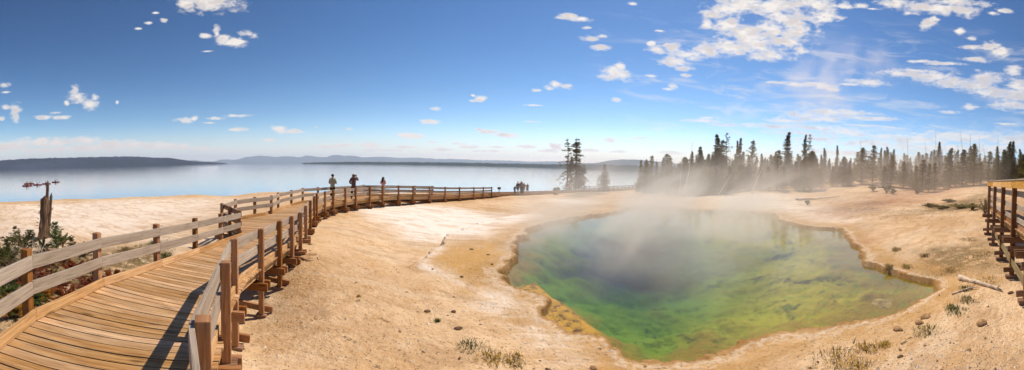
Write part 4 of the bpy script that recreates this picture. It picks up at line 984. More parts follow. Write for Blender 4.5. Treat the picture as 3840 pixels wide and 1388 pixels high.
# on the open ground
for px, py, h, r_, hh, lab, lf, fl in [(1765,1302,3.03,.24,.10,'green weed clump on bare ground near the bottom middle',M_green,None),(1640,1200,3.1,.06,.08,'tiny green weed on bare sand left of the pool',M_green,None),(1840,1345,3.0,.26,.10,'low yellow-flowered weeds nearest the bottom middle',M_straw,M_yelf),(1930,1350,3.02,.22,.10,'yellow-flowered weeds close to the pool corner',M_straw,M_yelf),
    (1285+60,1128,3.1,.05,.06,'tiny dry sprout beside the first long posts',M_straw,None),(1157,932,3.3,.10,.09,'small dry tuft next to the railing feet',M_straw,None),(1163,962,3.25,.09,.08,'second small dry tuft next to the railing feet',M_straw,None),
    (3135,1345,3.05,.45,.12,'spreading yellow-flowered weeds near the bottom of the pool',M_green,M_yelf),(3230,1372,3.0,.3,.10,'low green weeds below the spreading flowers',M_green,M_yelf),(3245,1290,3.05,.25,.10,'green weed patch with yellow dots right of the flowers',M_green,M_yelf),(3310,1280,3.05,.18,.09,'brown and green weed patch at the end of the flower strip',M_straw,M_yelf),
    (3478,1236,2.98,.30,.12,'dense green mat on the ground under the small driftwood',M_green,None),(3590,1170,2.95,.30,.12,'green creeping plant below the bleached log',M_green,None),(3630,1130,2.93,.28,.12,'green creeping plant touching the bleached log',M_green,None),(3570,1150,2.95,.2,.10,'small green plant left of the creeping ones',M_green,None),(3620,1080,2.9,.25,.12,'green weeds just above the bleached log',M_green,None),
    (3715,1060,2.9,.45,.08,'yellowish weed patch in front of the raised boardwalk posts',M_green,M_yelf),(3690,960,2.85,.55,.12,'dry green grass beneath the slanting plank',M_straw,None),(3570,1000,2.9,.35,.12,'tall grass tufts between pool and raised boardwalk',M_straw,None),(3470,945,2.88,.25,.16,'greenish tussock above the pool rim',M_straw,None),(3335,1000-25,2.95,.14,.22,'pale dry grass tuft at the pool edge',M_straw,None),(3400,975,2.95,.2,.18,'pale straw tussock inland of the pool edge',M_straw,None),(3360,922,2.92,.22,.2,'pale straw tussock farther up the slope',M_straw,None),(3640,905,2.8,.5,.1,'low green grass patch left of the tall posts',M_straw,None)]:
    grass_tuft(px, py, h, r_, hh, lab, lf, int(60 + 260 * r_), 'flowering_weed' if fl else 'weed_tuft', 'weed', fl)
rg = random.Random(5)
for k, (px, d, r_, hh, lab) in enumerate([(3275,47,1.0,1.3,'leafy green bush standing alone before the forest'),(3325,46,1.5,1.7,'largest of the green bushes standing alone before the forest'),(3350,45,.7,1.0,'small bush at the end of the lone bush row'),(3030,36,.4,.7,'single knee-high shrub on the open slope'),(3440,50,2.0,2.0,'wide misty shrub in front of the leaning trunk'),
        (3490,33,1.1,.9,'low olive shrub on the slope left of the raised boardwalk'),(3530,31,1.3,.8,'wide olive shrub in the mist near the raised boardwalk'),(3600,30,1.4,1.1,'misty shrub behind the low olive ones'),(3650,28,.8,1.5,'small conifer-like shrub near the raised boardwalk'),(3700,24,.8,1.9,'dark thin shrub touching the end of the raised boardwalk'),(3560,36,1.0,.9,'round shrub at the foot of the misty slope'),(2885,56,.6,.9,'tiny shrub near the forest foot')]):
    shrub(px, 0, 0, r_ * .9, hh * (.42 if px > 3460 and px != 3700 else .8), M_oldg if px > 3420 else (M_olive if k % 3 else M_green), lab, 620, .045 + .015 * r_, stems=30, d=d)
def stuff_tufts(name, zone_pts, n, hgt, leaf, seed):
    """short plants nobody could count"""
    rg_ = random.Random(seed); b = MB(); P_ = [at(*q) for q in zone_pts]; cx = sum(p.x for p in P_) / len(P_); cy_ = sum(p.y for p in P_) / len(P_)
    for _ in range(n):
        a, c = rg_.sample(P_, 2); f = rg_.random(); g = rg_.random() ** .5; x_ = cx + (a.x + (c.x - a.x) * f - cx) * g; y_ = cy_ + (a.y + (c.y - a.y) * f - cy_) * g; z_ = gz(x_, y_)
        if z_ < .06: continue
        clump(b, Vector((x_, y_, z_ + hgt * .4)), hgt * rg_.uniform(.5, 1.5), 5, hgt * .7, .7, rg_)
    tag(b.build(name, leaf, None), kind='stuff')
stuff_tufts('grass', [(2140,733,4.6),(2200,716,4.7),(2265,716,4.7),(2262,728,4.6),(2200,741,4.4),(2145,740,4.4)], 900, .10, M_straw, 1)
stuff_tufts('grass', [(450,1000,2.95),(430,930,3.1),(640,890,3.3),(660,930,3.2),(540,985,3.0)], 260, .045, M_straw, 2)
stuff_tufts('ground_cover', [(3480,920,2.85),(3700,890,2.75),(3770,1010,2.85),(3600,1030,2.9),(3500,1010,2.95)], 420, .035, M_straw, 3)
stuff_tufts('ground_cover', [(0,1250,2.75),(0,950,3.0),(230,960,3.0),(420,960,3.05),(380,1080,2.9),(130,1250,2.75)], 900, .05, M_olive, 4)
stuff_tufts('ground_cover', [(3000,1370,3.05),(3300,1250,3.0),(3500,1200,2.95),(3560,1260,2.95),(3300,1380,2.95)], 160, .022, M_yelf, 5)
stuff_tufts('ground_cover', [(3060,760,2.8),(3500,770,2.3),(3680,800,2.4),(3500,830,2.6),(3200,800,2.8)], 260, .07, M_straw, 6)
# ------------------------------------------------------------------ broken stump
M_old = wood('old_stump_wood', (.085, .050, .032), (.21, .135, .085), (.045, .025, .018), rough=.95)
b0 = on_ground(155, 14.2); tipz = atd(182, 677, 14.2).z; Hs = tipz - b0.z
st_ = empty('broken_stump', tuple(b0)); tag(st_, 'splintered grey-brown dead tree stump, leaning, on the pale shore beyond the fence', 'stump')
e_r = Vector((math.cos((155 - 1920) / F), -math.sin((155 - 1920) / F), 0)); e_f = Vector((math.sin((155 - 1920) / F), math.cos((155 - 1920) / F), 0))
def blade(x0, w0, x1, w1, z1, depth, off, lean, n=9, seed=0):
    """a jagged vertical slab of wood: x across, z up"""
    rg_ = random.Random(seed); b = MB(); segs = 10; nn_ = 10
    for k in range(n + 1):
        f = k / n; z = -.2 + (z1 + .2) * f; c = x0 + (x1 - x0) * f; w = w0 + (w1 - w0) * f ** .8
        if k == n: w = .012
        for q in range(nn_):
            a = 2 * PI * q / nn_; rr = 1 + rg_.uniform(-.16, .16) * (k > 0) + .13 * math.sin(a * 5 + seed); flare = 1 + .45 * max(0, 1 - f * 5)
            p = e_r * (c + math.cos(a) * w * rr * flare) + e_f * (off + math.sin(a) * (depth * (1 - f * .6)) * rr * flare) + Vector((0, 0, z + rg_.uniform(-.03, .03)))
            b.v.append(tuple(p))
    for k in range(n):
        for q in range(nn_):
            q2 = (q + 1) % nn_; z0_ = -.2 + (z1 + .2) * k / n; z1_ = -.2 + (z1 + .2) * (k + 1) / n
            b.face((k * nn_ + q, k * nn_ + q2, (k + 1) * nn_ + q2, (k + 1) * nn_ + q), ((z0_, q * .05), (z0_, q * .05 + .05), (z1_, q * .05 + .05), (z1_, q * .05)), .5)
    b.face(tuple(n * nn_ + q for q in range(nn_)), ((0, 0),) * nn_, .5)
    return b
blade(-.03, .21, .15, .19, Hs * .74, .2, 0, 0, 12, 1).build('main_trunk', M_old, st_, smooth=False)
blade(.06, .12, .30, .06, Hs, .14, .05, 0, 14, 2).build('splinter', M_old, st_)
blade(.17, .10, .44, .06, Hs * .78, .11, .12, 0, 12, 3).build('splinter', M_old, st_)
blade(.10, .09, .10, .05, Hs * .72, .10, -.08, 0, 10, 4).build('splinter', M_old, st_)
rg_ = random.Random(9)
for k in range(8):
    z = rg_.uniform(.3, .95) * Hs * .75; x_ = (-.26 + .12 * z) if rg_.random() < .6 else (.24 + .15 * z); sgn = -1 if x_ < .05 else 1; p = e_r * x_ + Vector((0, 0, z)); b = MB()
    b.tube([p, p + e_r * sgn * rg_.uniform(.05, .15) + Vector((0, 0, rg_.uniform(-.02, .08)))], [.022, .003], 5); b.build('branch_stub', M_old, st_)
# ------------------------------------------------------------------ logs, driftwood and stones
def log(pts, rad, label, m=None, name='fallen_log', stubs=0):
    c = pts[0]; q = [p - c for p in pts]; b = MB(); n_ = []; m_ = 8; rg_ = random.Random(int(abs(c.x * 97)))
    for k in range(m_ + 1):
        s = k / m_ * (len(q) - 1); i = min(len(q) - 2, int(s)); n_.append(q[i].lerp(q[i + 1], s - i) + Vector((0, 0, rg_.uniform(-.3, .3) * rad)))
    b.tube(n_, [rad * (1 - .6 * k / m_) * rg_.uniform(.85, 1.1) for k in range(m_ + 1)], 8)
    for _ in range(stubs):
        k = rg_.randint(1, m_); v = Vector((rg_.uniform(-1, 1), rg_.uniform(-1, 1), rg_.uniform(-.1, .4))) * rad * 4; b.tube([n_[k], n_[k] + v], [rad * .3, rad * .1], 5)
    o = b.build(name, m or M_snag, None, smooth=True); o.location = c; tag(o, label, 'log'); return o
def gp(px, py, h, dz=0.0):
    p = at(px, py, h); return Vector((p.x, p.y, max(gz(p.x, p.y), .02) + dz))
def gd(px, d, dz=0.0):
    p = on_ground(px, d); return p + Vector((0, 0, dz))
log([gd(2985, 40, .18), gd(3060, 41, .15), gd(3150, 43, .1)], .13, 'long pale fallen log lying on the slope before the forest')
log([gp(3598, 1035, 2.9, .06), gp(3680, 1072, 2.9, .06), gp(3755, 1103, 2.92, .03)], .085, 'bleached driftwood log pointing at the raised boardwalk', stubs=5)
log([gp(3570, 1090, 2.92, .02), gp(3640, 1086, 2.92, .04), gp(3665, 1088, 2.92, .05)], .03, 'thin curved stick running into the bleached driftwood log', name='stick')
log([gp(3380, 1275, 3.0, .02), gp(3402, 1262, 3.0, .03)], .018, 'short dark stick on gravel at the lower right', name='stick')
log([gp(3200, 1262, 3.05, .02), gp(3208, 1236, 3.05, .03), gp(3203, 1250, 3.05, .02)], .012, 'small forked white twig by the pool edge', name='stick')
log([gd(2600, 56, .1), gd(2800, 57, .15), gd(2960, 60, .1)], .16, 'long grey fallen trunk at the foot of the forest', M_bark)
log([gd(3290, 52, .1), gd(3560, 54, .15)], .13, 'thin grey fallen trunk in the mist before the forest', M_bark)
log([gp(1190, 1012, 3.2, .02), gp(1197, 1024, 3.2, .02)], .012, 'short curved stick beside the flat stones', name='stick')
M_stone = plain('sinter_stone', (.40, .25, .13), .9, .35, 9, .15); M_dstone = plain('dark_stone', (.16, .10, .06), .9, .35, 9, .15)
def stone(px, py, h, r, label, m=None, flat=.45, name='stone', seed=0, group=None, z=None):
    p = at(px, py, h); z = gz(p.x, p.y) if z is None else z; rg_ = random.Random(int(px * 3 + py + seed)); bm = bmesh.new(); bmesh.ops.create_icosphere(bm, subdivisions=3 if r > .15 else 2, radius=r)
    ph = [rg_.uniform(0, 6) for _ in range(6)]
    for v in bm.verts:
        k = 1 + .18 * math.sin(v.co.x / r * 2.3 + ph[0]) + .14 * math.sin(v.co.y / r * 3.1 + ph[1]) + rg_.uniform(-.07, .07); v.co *= k; v.co.z *= flat; v.co.x *= 1.25
    me_ = bpy.data.meshes.new(name); bm.to_mesh(me_); bm.free(); me_.materials.append(m or M_stone)
    o = bpy.data.objects.new(name, me_); C.objects.link(o); o.location = (p.x, p.y, z + r * flat * .3); o.rotation_euler = (0, 0, rg_.random() * 6); return tag(o, label, 'stone', group)
for k, (px, py, s_) in enumerate([(1108,1020,.16),(1134,1006,.13),(1150,1016,.15),(1172,1004,.12),(1160,1024,.10)]): stone(px, py, 3.22, s_, 'flat brown slab of broken sinter lying by the railing feet', flat=.16, name='flat_stone', group='flat sinter slabs by the railing feet')
stone(3335, 1112, 3.30, .40,  'smooth pale boulder half sunk in the yellow end of the pool', m=plain('algae_boulder', (.46, .33, .12), .9, .3, 6, .1), flat=.42, name='boulder', z=-.27)
for px, py, s_, lab in [(1733,1044,.05,'dark stone on the yellow crust left of the pool, alone'),(1830,963,.05,'small dark stone above the yellow crust, beside a thin crack'),(1768,942,.07,'flat dark stone, farthest out on the yellow crust'),(1846,1000,.045,'dark pebble on the yellow crust halfway to the water'),(1722,1218,.07,'dark clod in a dent of the bare ground'),(1604,1152,.06,'dark clod on bare ground beyond the white patch'),
        (1702,1150,.05,'pair-sized clod near the white crust'),(2058,1372,.05,'single dark pebble near the bottom by the pool corner'),(2665,1356,.06,'rounded stone on the near rim of the pool'),(2228,1346,.055,'brown stone on the crust at the pool corner'),(2408,1380,.07,'flat stone at the very bottom below the pool'),(3450,1200,.09,'pale stone at the gravelly right bank'),(3470,1178,.12,'largest pale stone on the gravelly right bank'),
        (3370,1212,.10,'white stone near the waterline of the right bank'),(3375,1345,.05,'dark brown pebble among the gravel at lower right'),(3680,1240,.12,'flat pale stone on the gravel slope'),(3790,1130,.08,'dark stone under the slanting plank'),(1500,1245,.03,'white chip of sinter on bare sand')]:
    stone(px, py, 3.05 if py > 1100 else 3.28, s_, lab, M_dstone if 'dark' in lab or 'clod' in lab else M_stone)
# gravel: loose chips nobody could count
b = MB(); rg = random.Random(21)
for k in range(7000):
    a = rg.choice([rg.uniform(-.85, .55), rg.uniform(.9, 1.57), rg.uniform(.9, 1.57)]); d = 4.2 + 9 * rg.random() ** 1.8; x_, y_ = math.sin(a) * d, math.cos(a) * d
    zz, ds_ = ground_fast(x_, y_)
    if ds_ < .3: continue
    r = rg.uniform(.006, .020) * (1 + (rg.random() < .06) * 1.6); i0 = len(b.v); rot = rg.random() * 6
    for q in range(4): b.v.append((x_ + math.cos(rot + q * 1.57) * r * rg.uniform(.6, 1.3), y_ + math.sin(rot + q * 1.57) * r * rg.uniform(.6, 1.2), zz - .002))
    b.v.append((x_ + rg.uniform(-.3, .3) * r, y_ + rg.uniform(-.3, .3) * r, zz + r * rg.uniform(.4, .9)))
    rr = rg.random()
    for q in range(4): b.face((i0 + q, i0 + (q + 1) % 4, i0 + 4), ((0, 0),) * 3, rr)
mg, t = material('gravel'); r_ = t.attr('rnd'); t.out(t.principled(t.mix(r_.ramp(.2, .9), (.30, .185, .105), (.78, .66, .52)), .9, None, .15))
tag(b.build('gravel', mg, None), kind='stuff')
# ------------------------------------------------------------------ people
def skin_mesh(name, verts, edges, rad, m, parent, sub=1, root=0):
    me_ = bpy.data.meshes.new(name); me_.from_pydata([tuple(v) for v in verts], edges, []); o = bpy.data.objects.new(name, me_); C.objects.link(o); o.parent = parent
    md = o.modifiers.new('skin', 'SKIN'); md.use_smooth_shade = True; lay = me_.skin_vertices[0] if me_.skin_vertices else None
    if lay is None:
        bm = bmesh.new(); bm.from_mesh(me_); bm.verts.layers.skin.verify(); bm.to_mesh(me_); bm.free(); lay = me_.skin_vertices[0]
    for k, r in enumerate(rad): lay.data[k].radius = r if hasattr(r, '__len__') else (r, r)
    for k in range(len(verts)): lay.data[k].use_root = (k == root)
    if sub: s = o.modifiers.new('sub', 'SUBSURF'); s.levels = sub; s.render_levels = sub
    me_.materials.append(m); return o
_mc = {}
def cloth(col, pattern=None):
    key = (col, pattern)
    if key not in _mc:
        m, t = material('fabric'); P = E(t.nt, t.new('ShaderNodeTexCoord').outputs['Object'])
        c = t.mix(t.noise(P, 6, 3).ramp(.3, .7), tuple(k * .8 for k in col), tuple(min(1, k * 1.15) for k in col))
        if pattern: c = t.mix(t.voro(P, 14).ramp(.35, .25) if len(pattern) == 3 else 0.0, c, pattern)
        t.out(t.principled(c, .85, None, .15)); _mc[key] = m
    return _mc[key]
SKIN = plain('skin', (.42, .20, .12), .6, .08, 5, .3)
HAIRM = plain('hair', (.012, .008, .006), .6, .2, 20, .3)
def person(loc, face, H, label, top, legs, arms=(('down',), ('down',)), topc=(.3, .3, .3), pat=None, legc=(.05, .05, .06), shorts=False, hair='short', hairc=None, skirt=None, stride=.0, hat=None, shoe=(.05, .04, .04), hood=False, long_top=False, lean=0.0, group=None, arms_bare=False, head_turn=0.0, seated=False):
    """loc: the feet; face: direction faced (radians, 0 = +Y, positive towards +X)"""
    o = empty('person', tuple(loc), -face); tag(o, label, 'person', group); V = lambda x, y, z: Vector((x * H, y * H, z * H))
    ly = lean
    hipz = .52
    pel = V(0, 0, hipz + .01); sp = V(0, .005 + ly * .3, .62); ch = V(0, ly * .7, .735); nk = V(0, ly, .835); hb = V(0, .006 + ly, .868); hm = V(0, .012 + ly, .925); ht = V(0, .005 + ly, .968)
    kids = {}
    verts = [pel, sp, ch, nk, hb, hm, ht, V(0 + .01 * head_turn, .066 + ly, .915)]; rad = [(.072 * H, .055 * H), (.066 * H, .05 * H), (.078 * H, .056 * H), .036 * H, .046 * H, .064 * H, .050 * H, .009 * H]
    edges = [(0, 1), (1, 2), (2, 3), (3, 4), (4, 5), (5, 6), (5, 7)]
    arm_pts = {}; leg_pts = {}
    for si, sgn in enumerate((-1, 1)):
        a = arms[si]; sh = V(sgn * .095, ly * .9, .805)
        if a[0] == 'down': el = V(sgn * .135, -.01 + ly, .63); wr = V(sgn * .145, .03 + ly, .475)
        elif a[0] == 'fold': el = V(sgn * .15, .01 + ly, .645); wr = V(sgn * .045, .10 + ly, .66)
        elif a[0] == 'camera': el = V(sgn * .16, .07 + ly, .74); wr = V(sgn * .045, .115 + ly, .875)
        elif a[0] == 'waist': el = V(sgn * .17, -.02 + ly, .65); wr = V(sgn * .09, .08 + ly, .59)
        elif a[0] == 'side': el = V(sgn * .17, .0, .66); wr = V(sgn * .24, .03, .55)
        elif a[0] == 'forward': el = V(sgn * .13, .08 + ly, .66); wr = V(sgn * .11, .22 + ly, .66)
        elif a[0] == 'down2': el = V(sgn * .14, .03 + ly, .64); wr = V(sgn * .15, .09 + ly, .51)
        i = len(verts); hand = wr + (wr - el).normalized() * .035 * H; f = (wr - el).normalized(); s_ = f.cross(Vector((0, 1, .2))).normalized()
        verts += [sh, el, wr, hand]; rad += [.034 * H, .024 * H, .016 * H, (.020 * H, .012 * H)]; edges += [(2, i), (i, i + 1), (i + 1, i + 2), (i + 2, i + 3)]
        arm_pts[sgn] = (sh, el, wr)
        for q, (off, ln) in enumerate(((-.014, .032), (-.005, .038), (.005, .035), (.014, .028))):
            j = len(verts); verts += [hand + s_ * off * H + f * ln * .5 * H, hand + s_ * off * H + f * ln * H * .9 + Vector((0, .008 * H, 0))]; rad += [.0045 * H, .004 * H]; edges += [(i + 3, j), (j, j + 1)]
        j = len(verts); verts += [wr + f * .02 * H + s_ * -.02 * H]; rad += [.0055 * H]; edges += [(i + 3, j)]
        # legs
        st = stride * sgn; i = len(verts); hp = V(sgn * .048, 0, .50)
        if seated: kn = V(sgn * .06, .22, .50); an = V(sgn * .06, .42, .47); to = V(sgn * .06, .45, .53)
        else: kn = V(sgn * .055, .012 + st * .55, .285); an = V(sgn * .058, -.012 + st, .05 + max(0, -st) * .12); to = V(sgn * .066, .075 + st, .018 + max(0, -st) * .05)
        verts += [hp, kn, an, to]; rad += [.052 * H, .033 * H, .021 * H, .017 * H]; edges += [(0, i), (i, i + 1), (i + 1, i + 2), (i + 2, i + 3)]; leg_pts[sgn] = (hp, kn, an, to)
    skin_mesh('body', verts, edges, rad, SKIN, o, 2)
    if top:
        v = [V(0, 0, .455 if not long_top else .37), sp, ch, nk + V(0, 0, -.01), pel + V(0, 0, .02)]; r_ = [(.098 * H, .082 * H), (.092 * H, .076 * H), (.104 * H, .082 * H), .048 * H, (.098 * H, .082 * H)]; e = [(0, 4), (4, 1), (1, 2), (2, 3)]
        for sgn in (-1, 1):
            sh, el, wr = arm_pts[sgn]; i = len(v)
            if arms_bare: v += [sh, sh.lerp(el, .5)]; r_ += [.045 * H, .036 * H]; e += [(2, i), (i, i + 1)]
            else: v += [sh, el, el.lerp(wr, .92)]; r_ += [.052 * H, .043 * H, .032 * H]; e += [(2, i), (i, i + 1), (i + 1, i + 2)]
        skin_mesh('jacket' if not arms_bare else 'shirt', v, e, r_, cloth(topc, pat), o)
    if skirt:
        b = MB(); b.lathe([(.085 * H, .60 * H), (.10 * H, .50 * H), (.13 * H, skirt * H), (.12 * H, skirt * H - .002)], n=14, sy=.75); b.build('skirt', cloth(legc), o, smooth=True)
    elif legs:
        v = [pel + V(0, 0, .01)]; r_ = [(.066 * H, .055 * H)]; e = []
        for sgn in (-1, 1):
            hp, kn, an, to = leg_pts[sgn]; i = len(v); end_ = kn.lerp(hp, .12) if shorts else an + V(0, 0, .015)
            v += [hp] + ([] if shorts else [kn]) + [end_]; r_ += [.062 * H] + ([] if shorts else [.052 * H]) + [.056 * H if shorts else .042 * H]; e += [(0, i)] + [(k, k + 1) for k in range(i, len(v) - 1)]
        skin_mesh('trousers' if not shorts else 'shorts', v, e, r_, cloth(legc), o)
    for sgn in (-1, 1):
        hp, kn, an, to = leg_pts[sgn]; skin_mesh('shoe', [an + V(0, -.018, -.025), to + V(0, -.01, .0), to + V(0, .008, -.002)], [(0, 1), (1, 2)], [.026 * H, .023 * H, .015 * H], cloth(shoe), o)
    hm_ = plain('hair', hairc, .6, .2, 20, .3) if hairc else HAIRM
    if hood: skin_mesh('hood', [nk + V(0, -.01, .0), hm + V(0, -.012, 0), ht + V(0, -.012, .006)], [(0, 1), (1, 2)], [.066 * H, .080 * H, .058 * H], cloth(topc, pat), o)
    elif hair == 'long': skin_mesh('hair', [ht + V(0, -.008, .008), hm + V(0, -.018, .01), nk + V(0, -.05, -.02), ch + V(0, -.078, .0), ch + V(0, -.085, -.06)], [(0, 1), (1, 2), (2, 3), (3, 4)], [.046 * H, .072 * H, .050 * H, .042 * H, .022 * H], hm_, o, 2)
    else: skin_mesh('hair', [ht + V(0, -.006, .010), hm + V(0, -.016, .012)], [(0, 1)], [.048 * H, .066 * H], hm_, o, 2)
    if hat:
        b = MB(); b.lathe([(.052 * H, .925 * H), (.058 * H, .945 * H), (.052 * H, .975 * H), (.032 * H, 1.0 * H), (.01 * H, 1.006 * H)], c=(0, ly * H, 0), n=12); b.lathe([(.10 * H if hat == 'brim' else .05 * H, .938 * H), (.095 * H if hat == 'brim' else .048 * H, .944 * H)], c=(0, (ly + (.04 if hat == 'cap' else 0)) * H, 0), n=14); b.build('hat', cloth((.02, .018, .02)), o, smooth=True)
    return o
def deck_z(p):
    """height of the boardwalk under a point"""
    best = min(((Vector((p.x - q.x, p.y - q.y, 0)).length, q.z) for s in ST for q in (s[0], s[1], (s[0] + s[1]) / 2)))
    ws = [(1 / (Vector((p.x - q.x, p.y - q.y, 0)).length + .05) ** 3, q.z) for s in ST for q in (s[0], s[1], (s[0] + s[1]) / 2)]
    return sum(w * z for w, z in ws) / sum(w for w, z in ws)
def on_deck(px, d):
    p = atd(px, 700, d); return Vector((p.x, p.y, deck_z(p) + .004))
az_ = lambda px: (px - 1920) / F
a = on_deck(1247, 22.0)
person(a, az_(1247) + .35, 1.76, 'person with cap in a sand-coloured jacket with a green print, black trousers, arms folded', True, True, (('fold',), ('fold',)), (.46, .38, .26), (.10, .38, .22), (.010, .010, .012), hat='cap')
a = on_deck(1326, 22.4)
cp = person(a, az_(1326) + .45, 1.82, 'person in a hooded brown patterned coat raising a camera to the eye', True, True, (('waist',), ('camera',)), (.16, .07, .06), (.33, .22, .18), (.025, .026, .03), hood=True, long_top=True, stride=.06)
b = MB(); b.board((-.07, 0, 0), (.07, 0, 0), .06, .095); b.tube([(0, .02, 0), (0, .13, 0)], .038, 10)
c_ = b.build('camera_body', plain('camera_black', (.012, .012, .012), .5, .1, 9), None); d_ = az_(1326) + .45; hgt = 1.82
c_.location = a + Vector((math.sin(d_) * .22 - math.cos(d_) * -.03, math.cos(d_) * .22, .918 * hgt)); c_.rotation_euler = (0, 0, -d_); tag(c_, 'black camera held up by the person in the hooded patterned coat', 'camera')
a = on_deck(1437, 26.0)
person(a, az_(1437) + .75, 1.60, 'person with long dark hair in a pink sweater and beige trousers by the rail', True, True, (('waist',), ('fold',)), (.80, .42, .38), None, (.62, .50, .36), hair='long', shoe=(.45, .3, .2))
GP = 44.5
for px, dd_, hgt, face, lab, kw in [
    (1931,0,1.14,.2,'small child in dark clothes, holding hands, at the lake side end of the walking group',dict(topc=(.02,.018,.03),legc=(.02,.018,.025),arms=(('down',),('side',)),stride=.04)),
    (1942,.2,1.70,2.9,'adult in a dark maroon jacket and shorts leading the small child',dict(topc=(.055,.018,.03),legc=(.05,.02,.03),shorts=True,stride=.07,hat='cap',long_top=True)),
    (1954,.9,1.78,.3,'tall person in a rust-coloured top half hidden behind the long black skirt',dict(topc=(.40,.10,.06),legc=(.22,.19,.19),hair='short')),
    (1959,-.2,1.66,2.8,'person in a patterned shawl and long black skirt in the middle of the group',dict(topc=(.13,.11,.09),pat=(.40,.30,.20),skirt=.08,legc=(.008,.008,.01),hair='long',hairc=(.25,.06,.02))),
    (1966,.7,1.42,.2,'child in a red shirt with bare legs behind the long black skirt',dict(topc=(.42,.05,.04),legc=(.30,.28,.28),shorts=True,arms=(('down',),('side',)),hat='cap')),
    (1978,.1,1.42,2.9,'child in a black knee-length dress standing at the end of the walking group',dict(topc=(.06,.045,.035),skirt=.27,legc=(.006,.006,.008),arms_bare=True))]:
    q = on_deck(px, GP + dd_ + (px - 1950) * .05); kw.setdefault('arms', (('down',), ('down',))); ar = kw.pop('arms'); person(q, az_(px) + face, hgt, lab, True, True, ar, **kw)
for px, dd_, hgt, face, lab, kw in [(2126,0,1.76,.0,'person in a navy shirt and beige trousers seen from behind at the lakeside pines',dict(topc=(.02,.022,.05),legc=(.42,.32,.24),hat='brim',arms_bare=True)),
    (2134,.8,1.72,.2,'person all in black between the navy shirt and the pale vest',dict(topc=(.01,.01,.012),legc=(.01,.01,.01))),
    (2141,.1,1.72,.1,'person in a pale yellow vest and grey trousers at the lakeside pines',dict(topc=(.62,.46,.26),legc=(.16,.15,.15),hairc=(.25,.07,.02),arms_bare=True))]:
    q = on_deck(px, 61.5 + dd_); person(q, az_(px) + face, hgt, lab, True, True, **kw)
q = Qi[3].lerp(Q[3], .25); q = Vector((atd(3851, 700, 11.0).x, atd(3851, 700, 11.0).y - .1, PZ + .004))
person(q, az_(3843) + .3, 1.78, 'person in black leaning on the far rail of the raised boardwalk, cut by the frame', True, True, (('forward',), ('down',)), (.008, .008, .010), None, (.012, .012, .018), lean=.06, hat='cap')
# ------------------------------------------------------------------ kayaks
M_red_h = plain('kayak_red', (.15, .014, .012), .35, .15, 3, .5); M_pad = plain('paddle_black', (.02, .02, .02), .5, .1, 3)
def kayak(px, py, L, label, heading=0.0, two=False, vest=(.5, .3, .05)):
    p = at(px, py, 5.4); o = empty('kayak', (p.x, p.y, LAKE), -az_(px) + heading); tag(o, label, 'kayak', 'red kayaks paddling in a row on the lake')
    b = MB(); n = 16; m_ = 10
    for k in range(n + 1):
        f = k / n * 2 - 1; w = max(.02, .34 * (1 - abs(f) ** 2.4)); top = .26 + .16 * abs(f) ** 4
        for q_ in range(m_):
            a = 2 * PI * q_ / m_; b.v.append((f * L / 2, math.cos(a) * w, .06 + math.sin(a) * (top - .06 if math.sin(a) > 0 else .16) * (1 - .5 * abs(f) ** 6)))
    for k in range(n):
        for q_ in range(m_): b.face((k * m_ + q_, k * m_ + (q_ + 1) % m_, (k + 1) * m_ + (q_ + 1) % m_, (k + 1) * m_ + q_), ((0, 0),) * 4, .5)
    b.face(tuple(range(m_))[::-1], ((0, 0),) * m_, .5); b.face(tuple(n * m_ + q_ for q_ in range(m_)), ((0, 0),) * m_, .5)
    b.build('hull', M_red_h, o, smooth=True)
    for s in ((-.75, .55) if two else (-.1,)):
        b = MB(); b.lathe([(.26, .27), (.27, .30), (.22, .31), (.21, .28)], c=(s, 0, 0), n=14, sx=1.5); b.build('cockpit_rim', M_pad, o)
        w = o.matrix_basis if False else Matrix.Translation(o.location) @ Matrix.Rotation(o.rotation_euler.z, 4, 'Z')
        face = -(o.rotation_euler.z) + PI / 2
        sit = w @ Vector((s - .12, 0, -.62)); per = person(sit, face, 1.6, 'paddler in a life vest sitting in ' + ('the double kayak' if two else 'one of the red kayaks'), True, True, (('forward',), ('forward',)), vest, None, (.03, .03, .04), seated=True, hat='cap', group='paddlers in the kayaks')
        b = MB(); b.tube([(-.25, -1.05, .35), (.25, 1.05, .62)], .016, 6); b.lathe([(.0, 0), (.09, .02), (.09, .3), (0, .34)], c=(-.26, -1.12, .2), n=6, sy=.2); b.lathe([(.0, 0), (.09, .02), (.09, .3), (0, .34)], c=(.26, 1.12, .45), n=6, sy=.2)
        pd_ = b.build('paddle', M_pad, None); pd_.matrix_world = w @ Matrix.Translation((s + .35, 0, .1)); tag(pd_, 'black double-bladed paddle held by a paddler on the lake', 'paddle', 'paddles of the kayakers')
kayak(102, 698, 2.9, 'red kayak lying lowest and nearest the shore in the row', .05)
kayak(109, 690, 3.4, 'red double kayak at the rear of the row with two paddlers', .02, True, (.6, .35, .08))
kayak(141, 694, 2.7, 'red kayak just ahead of the double kayak, its paddler in a pale vest', .0, False, (.55, .5, .4))
kayak(174, 690, 2.7, 'red kayak partly hidden behind the splintered stump', .0, False, (.08, .05, .05))
kayak(209, 684, 2.7, 'leading red kayak out in front, farthest from the others', -.05, False, (.06, .04, .05))
